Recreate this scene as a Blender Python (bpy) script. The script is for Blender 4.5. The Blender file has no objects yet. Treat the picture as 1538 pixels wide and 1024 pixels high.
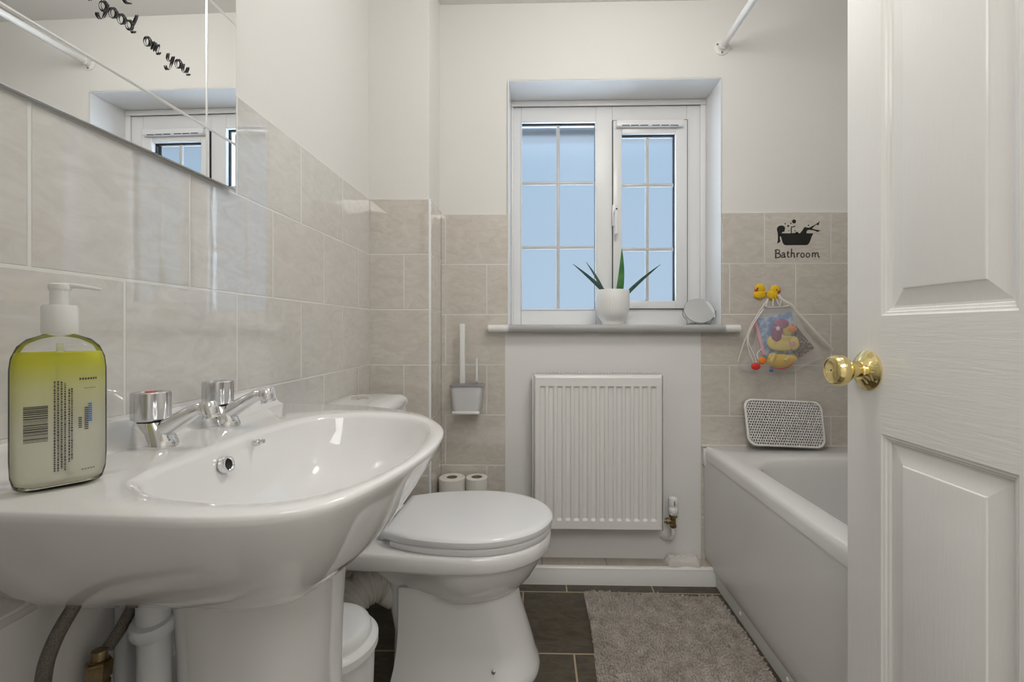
import bpy, bmesh, math, random
from mathutils import Vector, Matrix
random.seed(7)
PI = math.pi; sin = math.sin; cos = math.cos
S = bpy.context.scene
COL = S.collection

# ------------------------------------------------------------------ camera
F = 685.0; HOR = 495.0; VPX = 806.0; CZ = 0.97; YAW = math.radians(1.4)
CX = VPX - F*math.tan(YAW)
cd = bpy.data.cameras.new('camera'); cam = bpy.data.objects.new('camera', cd); COL.objects.link(cam)
cam.location = (0, 0, CZ); cam.rotation_euler = (PI/2, 0, YAW)
cd.sensor_width = 36; cd.lens = F*36/1538; cd.clip_start = .02
cd.shift_x = (769-CX)/1538; cd.shift_y = -(512-HOR)/1538
S.camera = cam

def P(px, py, Y):
    """world point seen at pixel px,py on the plane y=Y"""
    xc = (px-CX)/F
    t = Y/(xc*sin(YAW)+cos(YAW))
    return Vector((t*(xc*cos(YAW)-sin(YAW)), Y, CZ-(py-HOR)/F*t))
def PX(px, py, X):
    """world point seen at pixel px,py on the plane x=X"""
    xc = (px-CX)/F
    t = X/(xc*cos(YAW)-sin(YAW))
    return Vector((X, t*(xc*sin(YAW)+cos(YAW)), CZ-(py-HOR)/F*t))

# ------------------------------------------------------------------ materials
def newmat(name):
    m = bpy.data.materials.new(name); m.use_nodes = True
    nt = m.node_tree; b = nt.nodes['Principled BSDF']
    return m, nt, b
def mat(name, col, rough=.5, metal=0, coat=0, trans=0, ior=1.45, bump=None, mottle=None, alpha=1, spec=None, sss=0):
    m, nt, b = newmat(name)
    b.inputs['Base Color'].default_value = (*col, 1)
    b.inputs['Roughness'].default_value = rough
    b.inputs['Metallic'].default_value = metal
    b.inputs['Coat Weight'].default_value = coat
    b.inputs['Coat Roughness'].default_value = .05
    b.inputs['Transmission Weight'].default_value = trans
    b.inputs['IOR'].default_value = ior
    b.inputs['Alpha'].default_value = alpha
    if spec is not None: b.inputs['Specular IOR Level'].default_value = spec
    tc = None
    if bump or mottle:
        tc = nt.nodes.new('ShaderNodeTexCoord')
    if mottle:
        sc, col2, lo, hi = mottle
        n = nt.nodes.new('ShaderNodeTexNoise'); n.inputs['Scale'].default_value = sc; n.inputs['Detail'].default_value = 5
        nt.links.new(tc.outputs['Object'], n.inputs['Vector'])
        r = nt.nodes.new('ShaderNodeValToRGB')
        r.color_ramp.elements[0].position = lo; r.color_ramp.elements[0].color = (*col, 1)
        r.color_ramp.elements[1].position = hi; r.color_ramp.elements[1].color = (*col2, 1)
        nt.links.new(n.outputs['Fac'], r.inputs['Fac']); nt.links.new(r.outputs['Color'], b.inputs['Base Color'])
    if bump:
        sc, st, stretch = bump
        mp = nt.nodes.new('ShaderNodeMapping'); mp.inputs['Scale'].default_value = stretch
        nt.links.new(tc.outputs['Object'], mp.inputs['Vector'])
        n = nt.nodes.new('ShaderNodeTexNoise'); n.inputs['Scale'].default_value = sc; n.inputs['Detail'].default_value = 4
        nt.links.new(mp.outputs['Vector'], n.inputs['Vector'])
        bp = nt.nodes.new('ShaderNodeBump'); bp.inputs['Strength'].default_value = st; bp.inputs['Distance'].default_value = .002
        nt.links.new(n.outputs['Fac'], bp.inputs['Height']); nt.links.new(bp.outputs['Normal'], b.inputs['Normal'])
    return m

def brickmat(name, axis, x0, w, h, z0, off, c1, c2, grout, rough, mortar=.0028, swirl=True, groutrough=.6, bumpd=.0012, wav=.35):
    """tile material: joints run along `axis` (0=x,1=y) from x0, rows of height h from z0 (second coordinate: z or, for floors, y)"""
    m, nt, b = newmat(name); N = nt.nodes; L = nt.links
    tc = N.new('ShaderNodeTexCoord'); sp = N.new('ShaderNodeSeparateXYZ'); L.new(tc.outputs['Object'], sp.inputs[0])
    a1 = N.new('ShaderNodeMath'); a1.operation = 'ADD'; a1.inputs[1].default_value = -x0 + 40*w
    a2 = N.new('ShaderNodeMath'); a2.operation = 'ADD'; a2.inputs[1].default_value = -z0 + 40*h
    L.new(sp.outputs[axis % 2], a1.inputs[0]); L.new(sp.outputs[2 if axis < 2 else 1], a2.inputs[0])
    cb = N.new('ShaderNodeCombineXYZ'); L.new(a1.outputs[0], cb.inputs[0]); L.new(a2.outputs[0], cb.inputs[1])
    br = N.new('ShaderNodeTexBrick'); L.new(cb.outputs[0], br.inputs['Vector'])
    br.offset = off; br.offset_frequency = 2; br.squash = 1
    br.inputs['Scale'].default_value = 1; br.inputs['Brick Width'].default_value = w; br.inputs['Row Height'].default_value = h
    br.inputs['Mortar Size'].default_value = mortar; br.inputs['Mortar Smooth'].default_value = .3
    br.inputs['Color1'].default_value = (0, 0, 0, 1); br.inputs['Color2'].default_value = (1, 1, 1, 1); br.inputs['Mortar'].default_value = (.5, .5, .5, 1)
    # per-tile shifted veining
    mul = N.new('ShaderNodeVectorMath'); mul.operation = 'SCALE'; mul.inputs['Scale'].default_value = 3.7
    L.new(br.outputs['Color'], mul.inputs[0])
    ad = N.new('ShaderNodeVectorMath'); ad.operation = 'ADD'; L.new(cb.outputs[0], ad.inputs[0]); L.new(mul.outputs[0], ad.inputs[1])
    mp = N.new('ShaderNodeMapping'); mp.inputs['Rotation'].default_value = (0, 0, .9); mp.inputs['Scale'].default_value = (1, 2.2, 1)
    L.new(ad.outputs[0], mp.inputs[0])
    no = N.new('ShaderNodeTexNoise'); no.inputs['Scale'].default_value = 15 if swirl else 14; no.inputs['Detail'].default_value = 7; no.inputs['Roughness'].default_value = .62
    no.inputs['Distortion'].default_value = 1.6
    L.new(mp.outputs[0], no.inputs['Vector'])
    rp = N.new('ShaderNodeValToRGB'); rp.color_ramp.elements[0].position = .33; rp.color_ramp.elements[1].position = .68
    rp.color_ramp.elements[0].color = (*c1, 1); rp.color_ramp.elements[1].color = (*c2, 1)
    L.new(no.outputs['Fac'], rp.inputs['Fac'])
    mx = N.new('ShaderNodeMix'); mx.data_type = 'RGBA'; mx.inputs['B'].default_value = (*grout, 1)
    L.new(br.outputs['Fac'], mx.inputs['Factor']); L.new(rp.outputs['Color'], mx.inputs['A']); L.new(mx.outputs['Result'], b.inputs['Base Color'])
    rr = N.new('ShaderNodeMapRange'); rr.inputs['To Min'].default_value = rough; rr.inputs['To Max'].default_value = groutrough
    L.new(br.outputs['Fac'], rr.inputs['Value']); L.new(rr.outputs['Result'], b.inputs['Roughness'])
    b.inputs['IOR'].default_value = 1.6; b.inputs['Coat Weight'].default_value = 1 if rough < .2 else 0; b.inputs['Coat IOR'].default_value = 1.6; b.inputs['Coat Roughness'].default_value = .02
    b1 = N.new('ShaderNodeBump'); b1.invert = True; b1.inputs['Strength'].default_value = .8; b1.inputs['Distance'].default_value = bumpd
    L.new(br.outputs['Fac'], b1.inputs['Height'])
    n2 = N.new('ShaderNodeTexNoise'); n2.inputs['Scale'].default_value = 22; n2.inputs['Detail'].default_value = 2
    L.new(ad.outputs[0], n2.inputs['Vector'])
    b2 = N.new('ShaderNodeBump'); b2.inputs['Strength'].default_value = wav; b2.inputs['Distance'].default_value = .0012
    L.new(n2.outputs['Fac'], b2.inputs['Height']); L.new(b1.outputs['Normal'], b2.inputs['Normal']); L.new(b2.outputs['Normal'], b.inputs['Normal'])
    if rough < .2: L.new(b2.outputs['Normal'], b.inputs['Coat Normal'])
    return m

TC1 = (.58, .53, .465); TC2 = (.69, .645, .58); GR = (.78, .755, .71)
T_left = brickmat('glazed_tile_left_lit', 1, 1.152, .25, .199, 1.441, .5, (.625, .60, .56), (.715, .695, .66), (.80, .79, .76), .045, wav=.10)  # same beige tile, cool reflected light put into a lighter, greyer colour
T_boxf = brickmat('glazed_tile_boxing', 0, -.602, .25, .199, 1.441, .5, TC1, TC2, GR, .12)
T_boxs = brickmat('glazed_tile_boxing_side', 1, 1.60, .25, .199, 1.441, .5, TC1, TC2, GR, .12)
T_bl = brickmat('glazed_tile_back_left', 0, -.363, .25, .2, 1.431, .34, TC1, TC2, GR, .12)
T_br = brickmat('glazed_tile_back_right', 0, .895, .257, .2, 1.431, .53, TC1, TC2, GR, .12)
T_right = brickmat('glazed_tile_right', 1, 1.815, .25, .2, 1.431, .5, TC1, TC2, GR, .12)
T_floor = brickmat('slate_floor_tile', 2, -.049, .322, .322, 1.69, .5, (.042, .032, .020), (.102, .081, .055), (.42, .34, .23), .42, mortar=.0032, swirl=False, wav=.6)
T_ledge = brickmat('ledge_tile', 0, .27, .25, 1.0, 0, .0, (.40, .35, .29), (.50, .45, .38), (.30, .27, .22), .3)

M = {}
M['paint'] = mat('wall_paint', (.80, .785, .75), .75, bump=(160, .12, (1, 1, 1)))
M['paintb'] = mat('white_satin_paint', (.80, .79, .77), .6, bump=(90, .12, (1, 1, 1)))
M['ceil'] = mat('ceiling_paint', (.78, .77, .75), .9)
M['gloss'] = mat('white_gloss_paint', (.82, .81, .79), .22)
M['upvc'] = mat('white_upvc', (.84, .84, .84), .28)
M['ceramic'] = mat('white_ceramic', (.84, .835, .825), .06, coat=.6)
M['seat'] = mat('white_toilet_seat', (.84, .84, .85), .14)
M['acrylic'] = mat('white_bath_acrylic', (.80, .79, .775), .12)
M['panel'] = mat('bath_panel_plastic', (.74, .735, .71), .2, bump=(7, .25, (1, 1, 1)))
M['rad'] = mat('radiator_enamel', (.80, .79, .765), .32)
M['chrome'] = mat('chrome', (.80, .80, .81), .06, 1)
M['chromed'] = mat('worn_chrome', (.66, .66, .67), .22, 1)
M['brass'] = mat('polished_brass', (.84, .69, .33), .1, 1)
M['mirror'] = mat('mirror_glass', (.90, .905, .90), .0, 1)
M['bevelglass'] = mat('ground_glass_edge', (.74, .74, .73), .3, .4)
M['black'] = mat('black_vinyl', (.012, .011, .010), .45)
M['ink'] = mat('dark_ink', (.08, .075, .07), .6)
M['seal'] = mat('black_rubber_seal', (.015, .016, .02), .5)
M['grey'] = mat('grey_plastic', (.27, .27, .28), .4)
M['greyl'] = mat('pale_grey_plastic', (.60, .60, .60), .35)
M['darkgrey'] = mat('dark_grey_plastic', (.10, .095, .09), .45)
M['wplastic'] = mat('white_plastic', (.80, .80, .78), .3)
M['pipe'] = mat('white_pvc_pipe', (.70, .71, .73), .35)
M['flex'] = mat('ribbed_white_connector', (.72, .70, .64), .45)
M['brassold'] = mat('tarnished_brass_nut', (.22, .15, .07), .35, 1, mottle=(60, (.42, .33, .2), .35, .7))
M['hose'] = mat('braided_steel_hose', (.13, .115, .10), .45, .7, bump=(900, .8, (1, 1, .6)), mottle=(900, (.30, .27, .235), .35, .7))
M['paper'] = mat('toilet_paper', (.80, .77, .71), .95, bump=(120, .4, (1, 1, 1)))
M['card'] = mat('cardboard_core', (.28, .22, .15), .9)
M['cloth'] = mat('grey_towelling', (.68, .65, .61), 1, bump=(260, 1, (1, 1, 1)))
M['pot'] = mat('white_ribbed_pot', (.84, .835, .82), .4)
M['soil'] = mat('potting_soil', (.05, .035, .025), 1, bump=(90, 1, (1, 1, 1)))
M['leaf'] = mat('aloe_leaf', (.035, .15, .04), .38, mottle=(30, (.08, .26, .07), .35, .7))
M['leafd'] = mat('aloe_leaf_dark', (.02, .06, .05), .4, mottle=(30, (.05, .11, .08), .35, .7))
M['clear'] = mat('clear_acrylic', (.95, .97, .97), .02, trans=1, ior=1.3)
M['foam'] = mat('white_foam_headrest', (.84, .82, .79), .6)
M['yellow'] = mat('yellow_duck_plastic', (.88, .56, .02), .35)
M['yellowp'] = mat('pale_yellow_rubber', (.86, .68, .16), .4)
M['orange'] = mat('orange_plastic', (.90, .24, .03), .4)
M['red'] = mat('red_plastic', (.72, .04, .025), .4)
M['purple'] = mat('purple_rubber', (.34, .06, .20), .45)
M['pink'] = mat('pink_plastic', (.85, .40, .45), .5)
M['white'] = mat('plain_white', (.85, .85, .84), .6)
M['blue'] = mat('blue_print', (.17, .33, .62), .5, mottle=(45, (.55, .66, .80), .45, .62))
M['bluep'] = mat('blue_ink', (.05, .20, .55), .5)
M['brownp'] = mat('brown_print', (.10, .05, .04), .5, mottle=(120, (.50, .38, .30), .5, .62))
M['tape'] = mat('white_drawcord', (.80, .77, .72), .8)
M['binm'] = mat('white_bin_plastic', (.80, .80, .79), .25)
M['sealant'] = mat('white_sealant', (.70, .67, .62), .5)
M['lampg'], nt, b = newmat('opal_lamp_glass')
b.inputs['Base Color'].default_value = (.9, .9, .88, 1); b.inputs['Emission Color'].default_value = (1, .96, .9, 1); b.inputs['Emission Strength'].default_value = 3

def rug_mat():
    m, nt, b = newmat('chenille_rug'); N = nt.nodes; L = nt.links
    tc = N.new('ShaderNodeTexCoord')
    n = N.new('ShaderNodeTexNoise'); n.inputs['Scale'].default_value = 26; n.inputs['Detail'].default_value = 8; n.inputs['Roughness'].default_value = .7
    L.new(tc.outputs['Object'], n.inputs['Vector'])
    r = N.new('ShaderNodeValToRGB'); r.color_ramp.elements[0].position = .3; r.color_ramp.elements[1].position = .7
    r.color_ramp.elements[0].color = (.23, .195, .165, 1); r.color_ramp.elements[1].color = (.49, .44, .39, 1)
    L.new(n.outputs['Fac'], r.inputs['Fac']); L.new(r.outputs['Color'], b.inputs['Base Color'])
    b.inputs['Roughness'].default_value = .95; b.inputs['Sheen Weight'].default_value = .3
    return m
M['rug'] = rug_mat()

def grain_mat(name, vertical):
    m, nt, b = newmat(name); N = nt.nodes; L = nt.links
    b.inputs['Base Color'].default_value = (.80, .79, .765, 1); b.inputs['Roughness'].default_value = .13
    tc = N.new('ShaderNodeTexCoord'); mp = N.new('ShaderNodeMapping')
    mp.inputs['Scale'].default_value = (1, 1, .07) if vertical else (1, .07, 1)
    L.new(tc.outputs['Object'], mp.inputs[0])
    n = N.new('ShaderNodeTexNoise'); n.inputs['Scale'].default_value = 190; n.inputs['Detail'].default_value = 3; n.inputs['Distortion'].default_value = .8
    L.new(mp.outputs[0], n.inputs['Vector'])
    bp = N.new('ShaderNodeBump'); bp.inputs['Strength'].default_value = .5; bp.inputs['Distance'].default_value = .0007
    L.new(n.outputs['Fac'], bp.inputs['Height']); L.new(bp.outputs['Normal'], b.inputs['Normal'])
    return m
M['grainv'] = grain_mat('gloss_door_grain_upright', True); M['grainh'] = grain_mat('gloss_door_grain_level', False)

def pane_mat():
    m, nt, b = newmat('obscure_window_glass'); N = nt.nodes; L = nt.links
    b.inputs['Base Color'].default_value = (.97, .985, 1, 1); b.inputs['Transmission Weight'].default_value = 1
    b.inputs['Roughness'].default_value = .28; b.inputs['IOR'].default_value = 1.12
    return m
M['pane'] = pane_mat()

def net_mat():
    m = bpy.data.materials.new('white_net_fabric'); m.use_nodes = True; nt = m.node_tree; N = nt.nodes; L = nt.links
    N.clear(); out = N.new('ShaderNodeOutputMaterial'); mix = N.new('ShaderNodeMixShader')
    tr = N.new('ShaderNodeBsdfTransparent'); df = N.new('ShaderNodeBsdfDiffuse'); df.inputs[0].default_value = (.85, .84, .83, 1)
    tc = N.new('ShaderNodeTexCoord'); sp = N.new('ShaderNodeSeparateXYZ'); L.new(tc.outputs['Object'], sp.inputs[0])
    res = []
    for sgn in (1, -1):
        a = N.new('ShaderNodeMath'); a.operation = 'MULTIPLY'; a.inputs[1].default_value = sgn; L.new(sp.outputs[2], a.inputs[0])
        s = N.new('ShaderNodeMath'); s.operation = 'ADD'; L.new(sp.outputs[0], s.inputs[0]); L.new(a.outputs[0], s.inputs[1])
        q = N.new('ShaderNodeMath'); q.operation = 'MULTIPLY'; q.inputs[1].default_value = 420; L.new(s.outputs[0], q.inputs[0])
        fr = N.new('ShaderNodeMath'); fr.operation = 'FRACT'; L.new(q.outputs[0], fr.inputs[0])
        lt = N.new('ShaderNodeMath'); lt.operation = 'LESS_THAN'; lt.inputs[1].default_value = .12; L.new(fr.outputs[0], lt.inputs[0]); res.append(lt)
    mx = N.new('ShaderNodeMath'); mx.operation = 'MAXIMUM'; L.new(res[0].outputs[0], mx.inputs[0]); L.new(res[1].outputs[0], mx.inputs[1])
    L.new(mx.outputs[0], mix.inputs[0]); L.new(tr.outputs[0], mix.inputs[1]); L.new(df.outputs[0], mix.inputs[2]); L.new(mix.outputs[0], out.inputs[0])
    return m
M['net'] = net_mat()

def thin_clear(name, tint, gl=.06):
    m = bpy.data.materials.new(name); m.use_nodes = True; nt = m.node_tree; N = nt.nodes; L = nt.links
    N.clear(); out = N.new('ShaderNodeOutputMaterial'); mix = N.new('ShaderNodeMixShader')
    tr = N.new('ShaderNodeBsdfTransparent'); tr.inputs[0].default_value = (*tint, 1)
    g = N.new('ShaderNodeBsdfGlossy'); g.inputs['Roughness'].default_value = .04
    fr = N.new('ShaderNodeFresnel'); fr.inputs['IOR'].default_value = 1.22
    L.new(fr.outputs[0], mix.inputs[0]); L.new(tr.outputs[0], mix.inputs[1]); L.new(g.outputs[0], mix.inputs[2]); L.new(mix.outputs[0], out.inputs[0])
    return m
M['bottle'] = thin_clear('clear_bottle_plastic', (.97, .975, .97))

def liquid_mat():
    m = bpy.data.materials.new('two_tone_yellow_soap'); m.use_nodes = True; nt = m.node_tree; N = nt.nodes; L = nt.links
    N.clear(); out = N.new('ShaderNodeOutputMaterial')
    tc = N.new('ShaderNodeTexCoord'); sp = N.new('ShaderNodeSeparateXYZ'); L.new(tc.outputs['Object'], sp.inputs[0])
    mr = N.new('ShaderNodeMapRange'); mr.inputs['From Min'].default_value = 0; mr.inputs['From Max'].default_value = .145
    L.new(sp.outputs[2], mr.inputs['Value'])
    cr = N.new('ShaderNodeValToRGB'); e = cr.color_ramp.elements
    e[0].position = 0; e[0].color = (.97, .96, .86, 1); e[1].position = 1; e[1].color = (.90, .90, .10, 1)
    a = e.new(.45); a.color = (.97, .96, .87, 1); a = e.new(.72); a.color = (.95, .94, .62, 1); a = e.new(.90); a.color = (.90, .90, .14, 1)
    L.new(mr.outputs[0], cr.inputs[0])
    tr = N.new('ShaderNodeBsdfTransparent'); tl = N.new('ShaderNodeBsdfTranslucent'); df = N.new('ShaderNodeBsdfDiffuse')
    for s in (tl, df): L.new(cr.outputs[0], s.inputs[0])
    wm = N.new('ShaderNodeMix'); wm.data_type = 'RGBA'; wm.inputs['Factor'].default_value = .25; wm.inputs['B'].default_value = (1, 1, 1, 1)
    L.new(cr.outputs[0], wm.inputs['A']); L.new(wm.outputs['Result'], tr.inputs[0])
    m1 = N.new('ShaderNodeMixShader'); m1.inputs[0].default_value = .92; L.new(tl.outputs[0], m1.inputs[1]); L.new(df.outputs[0], m1.inputs[2])
    m2 = N.new('ShaderNodeMixShader'); m2.inputs[0].default_value = .5; L.new(tr.outputs[0], m2.inputs[1]); L.new(m1.outputs[0], m2.inputs[2])
    L.new(m2.outputs[0], out.inputs[0])
    return m
M['liquid'] = liquid_mat()

# ------------------------------------------------------------------ object helpers
def root_of(o):
    while o.parent: o = o.parent
    return o
def obj(name, bm, m, parent=None, smooth=True, ang=38, label=None):
    me = bpy.data.meshes.new(name)
    bmesh.ops.remove_doubles(bm, verts=bm.verts, dist=1e-6)
    bmesh.ops.recalc_face_normals(bm, faces=bm.faces)
    if parent is not None:
        bmesh.ops.translate(bm, verts=bm.verts, vec=-root_of(parent).location)
    bm.to_mesh(me); bm.free()
    for mm in (m if isinstance(m, (list, tuple)) else [m]): me.materials.append(mm)
    if smooth:
        for p in me.polygons: p.use_smooth = True
        me.set_sharp_from_angle(angle=math.radians(ang))
    o = bpy.data.objects.new(name, me); COL.objects.link(o)
    if parent is not None: o.parent = parent
    if label: o['label'] = label
    return o
def thing(name, label, cat, loc, group=None):
    o = bpy.data.objects.new(name, None); COL.objects.link(o); o.location = loc; o.empty_display_size = .05
    tag(o, label, cat, group); return o
def tag(o, label, cat, group=None):
    o['label'] = label; o['category'] = cat
    if group: o['group'] = group
    return o
def rebase(o, loc):
    """put a single-mesh thing's origin at its base"""
    loc = Vector(loc); o.data.transform(Matrix.Translation(-loc)); o.location = loc; return o
def struct(name, bm, m, parent=None, **k):
    o = obj(name, bm, m, parent, **k)
    if parent is None: o['kind'] = 'structure'
    return o
BM = bmesh.new
def box(bm, x0, x1, y0, y1, z0, z1, bev=0, seg=2, mi=0):
    vs = [bm.verts.new((x, y, z)) for x in (x0, x1) for y in (y0, y1) for z in (z0, z1)]
    fs = [bm.faces.new([vs[i] for i in f]) for f in ((0, 1, 3, 2), (4, 6, 7, 5), (0, 4, 5, 1), (2, 3, 7, 6), (0, 2, 6, 4), (1, 5, 7, 3))]
    for f in fs: f.material_index = mi
    if bev:
        es = {e for f in fs for e in f.edges}
        bmesh.ops.bevel(bm, geom=list(es), offset=bev, segments=seg, affect='EDGES', profile=.5)
    return bm
def ring(bm, pts): return [bm.verts.new(p) for p in pts]
def loft(bm, rings, cap0=True, cap1=True, closed=True):
    R = [ring(bm, r) for r in rings]
    n = len(R[0])
    for a, b in zip(R, R[1:]):
        for i in range(n if closed else n-1):
            j = (i+1) % n
            try: bm.faces.new((a[i], a[j], b[j], b[i]))
            except ValueError: pass
    if cap0: bm.faces.new(R[0][::-1])
    if cap1: bm.faces.new(R[-1])
    return R
def frame_of(d):
    d = Vector(d).normalized(); up = Vector((0, 0, 1)) if abs(d.z) < .95 else Vector((1, 0, 0))
    a = d.cross(up).normalized(); return a, a.cross(d).normalized()
def lathe(bm, prof, c, axis=(0, 0, 1), seg=40, cap0=True, cap1=True, mod=None):
    """prof: (radius, distance along axis)"""
    ax = Vector(axis).normalized(); a, b = frame_of(ax); c = Vector(c); rs = []
    for r, h in prof:
        r = max(r, 1e-5)
        rs.append([c + ax*h + (a*cos(2*PI*i/seg)+b*sin(2*PI*i/seg))*r*(mod(i/seg, h) if mod else 1) for i in range(seg)])
    loft(bm, rs, cap0, cap1); return bm
def smoothpath(pts, n=8):
    pts = [Vector(p) for p in pts]; out = []
    q = [2*pts[0]-pts[1]] + pts + [2*pts[-1]-pts[-2]]
    for i in range(1, len(q)-2):
        for k in range(n):
            t = k/n
            out.append(.5*((2*q[i]) + (-q[i-1]+q[i+1])*t + (2*q[i-1]-5*q[i]+4*q[i+1]-q[i+2])*t*t + (-q[i-1]+3*q[i]-3*q[i+1]+q[i+2])*t**3))
    out.append(pts[-1]); return out
def tube(bm, pts, r, seg=12, sm=6, cap=True, flat=1.0):
    path = smoothpath(pts, sm) if sm else [Vector(p) for p in pts]
    n = len(path); rs = []; ref = None
    for i, p in enumerate(path):
        d = (path[min(i+1, n-1)]-path[max(i-1, 0)]).normalized()
        if ref is None: a, b = frame_of(d)
        else:
            a = (ref - d*ref.dot(d)).normalized(); b = d.cross(a)
        ref = a
        rad = r(i/(n-1)) if callable(r) else r
        rs.append([p + (a*cos(2*PI*k/seg)*flat+b*sin(2*PI*k/seg))*rad for k in range(seg)])
    loft(bm, rs, cap, cap); return bm
def rrect(x0, x1, y0, y1, r, z, n=8):
    out = []
    for cx, cy, a0 in ((x1-r, y1-r, 0), (x0+r, y1-r, PI/2), (x0+r, y0+r, PI), (x1-r, y0+r, 3*PI/2)):
        for k in range(n+1):
            a = a0 + PI/2*k/n; out.append((cx+r*cos(a), cy+r*sin(a), z))
    return out
def ball(bm, c, r, sc=(1, 1, 1), u=24, v=16):
    m = Matrix.Translation(c) @ Matrix.Diagonal((*[r*s for s in sc], 1))
    bmesh.ops.create_uvsphere(bm, u_segments=u, v_segments=v, radius=1, matrix=m); return bm
def prism(bm, pts, d):
    """pts: closed polygon in 3D, extruded by vector d (filled with triangulation)"""
    a = ring(bm, pts); f = bm.faces.new(a); d = Vector(d)
    r = bmesh.ops.extrude_face_region(bm, geom=[f])
    bmesh.ops.translate(bm, verts=[g for g in r['geom'] if isinstance(g, bmesh.types.BMVert)], vec=d)
    bmesh.ops.triangulate(bm, faces=[g for g in bm.faces if len(g.verts) > 4]); return bm
def ribbon(bm, pts, width, fn, t, normal):
    """stroke of 2D points drawn flat on a plane; fn maps (s,t)->world; width(f) or number"""
    p = [Vector((a, b, 0)) for a, b in pts]; n = len(p); L = []; R = []
    for i in range(n):
        d = (p[min(i+1, n-1)]-p[max(i-1, 0)]); 
        d = d.normalized() if d.length else Vector((1, 0, 0))
        w = (width(i/(n-1)) if callable(width) else width)/2; s = Vector((-d.y, d.x, 0))*w
        L.append(fn(p[i].x+s.x, p[i].y+s.y)); R.append(fn(p[i].x-s.x, p[i].y-s.y))
    nv = Vector(normal)*t
    rs = [[L[i], R[i], R[i]+nv, L[i]+nv] for i in range(n)]
    loft(bm, rs); return bm
def arc(cx, cy, rx, ry, a0, a1, n=14):
    return [(cx+rx*cos(math.radians(a0+(a1-a0)*k/n)), cy+ry*sin(math.radians(a0+(a1-a0)*k/n))) for k in range(n+1)]
def cat(pts, n=5):
    return [(v.x, v.y) for v in smoothpath([(a, b, 0) for a, b in pts], n)]

# ------------------------------------------------------------------ room shell
XL = -.602; XR = 1.362; YB = 1.815; YF = .10; ZC = 2.274; TT = .008; ZT = 1.431
BX = -.381; BY = 1.63                                   # pipe boxing in the far left corner
WX0 = -.114; WX1 = .731; WZ0 = .99; WZ1 = 1.966; YW = 1.99; YO = 2.10   # window opening
bm = BM(); box(bm, XL-.12, XR+.12, YF-.12, YB+.3, -.1, 0); struct('floor', bm, T_floor, smooth=False)
bm = BM(); box(bm, XL-.12, XR+.12, YF-.12, YB+.3, ZC, ZC+.1); struct('ceiling', bm, M['ceil'], smooth=False)
bm = BM(); box(bm, XL-TT-.11, XL-TT, YF-.1, YB+.01, 0, ZC); wl = struct('wall_left', bm, M['paint'], smooth=False)
bm = BM(); box(bm, XL-TT, XL, YF, YB+.0, 0, ZT+.008, .0008, 1); obj('tiling', bm, T_left, wl, smooth=False, label='glazed beige tiles, lightened and greyed to stand in for reflected light')
bm = BM(); yb = YB+TT
box(bm, XL-.12, WX0, yb, YO, 0, ZC); box(bm, WX1, XR+.12, yb, YO, 0, ZC); box(bm, WX0, WX1, yb, YO, 0, WZ0-.005); box(bm, WX0, WX1, yb, YO, WZ1, ZC)
wb = struct('wall_back', bm, M['paint'], smooth=False)
bm = BM(); box(bm, BX+.0, WX0-.001, YB, YB+TT, 0, ZT, .0008, 1); obj('tiling', bm, T_bl, wb, smooth=False, label='beige tiles left of the window')
bm = BM(); box(bm, .648, XR, YB, YB+TT, 0, WZ0-.005, .0008, 1); box(bm, WX1+.001, XR, YB, YB+TT, WZ0-.005, ZT, .0008, 1); obj('tiling', bm, T_br, wb, smooth=False, label='beige tiles right of the window')
bm = BM(); box(bm, XR+TT, XR+TT+.11, YF-.1, YB+.1, 0, ZC); wr = struct('wall_right', bm, M['paint'], smooth=False)
bm = BM(); box(bm, XR, XR+TT, YF, YB, 0, ZT, .0008, 1); obj('tiling', bm, T_right, wr, smooth=False)
DX0, DX1, DZ = -.175, .66, 2.02
bm = BM(); box(bm, XL-.12, DX0, YF-.1, YF, 0, ZC); box(bm, DX1, XR+.12, YF-.1, YF, 0, ZC); box(bm, DX0, DX1, YF-.1, YF, DZ, ZC)
struct('wall_front', bm, M['paint'], smooth=False)
# boxing
bm = BM(); box(bm, XL-.02, BX-TT, BY+TT, YB+.02, 0, ZC, .002, 2); wc = struct('wall_corner', bm, M['paint'], smooth=False)
bm = BM(); box(bm, XL, BX-.004, BY, BY+TT, 0, ZT+.008, .0008, 1); obj('tiling', bm, T_boxf, wc, smooth=False)
bm = BM(); box(bm, BX-TT, BX, BY+.004, YB, 0, ZT+.008, .0008, 1); obj('tiling', bm, T_boxs, wc, smooth=False)
bm = BM(); box(bm, BX-.009, BX+.001, BY-.001, BY+.009, 0, ZT+.009, .004, 3); obj('corner_bead', bm, M['upvc'], wc, label='white plastic corner bead')
# painted board under the sill, butting against the tiles
bm = BM(); box(bm, WX0-.012, .648, YB-.001, YB+TT, .0, WZ0-.02, .001, 1); struct('trim_1', bm, M['paintb'])
# window reveal lining (plaster sides already wall) : bright satin paint
bm = BM()
box(bm, WX0-.001, WX0+.003, yb-TT-.002, YW, WZ0, WZ1); box(bm, WX1-.003, WX1+.001, yb-.0, YW, WZ0, WZ1); box(bm, WX0, WX1, yb-.0, YW, WZ1-.003, WZ1+.001)
struct('trim_2', bm, M['upvc'], smooth=False)
# low ledge and skirting
bm = BM(); box(bm, -.2, .668, 1.752, YB, 0, .066, .001, 1); struct('trim_3', bm, T_ledge, smooth=False)
bm = BM(); 
pr = [(1.752, 0), (1.737, 0), (1.737, .046), (1.739, .052), (1.739, .062), (1.742, .067), (1.752, .068)]
loft(bm, [[(x, y, z) for y, z in pr] for x in (-.2, .677)]); struct('baseboard_back', bm, M['gloss'], ang=20)
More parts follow.
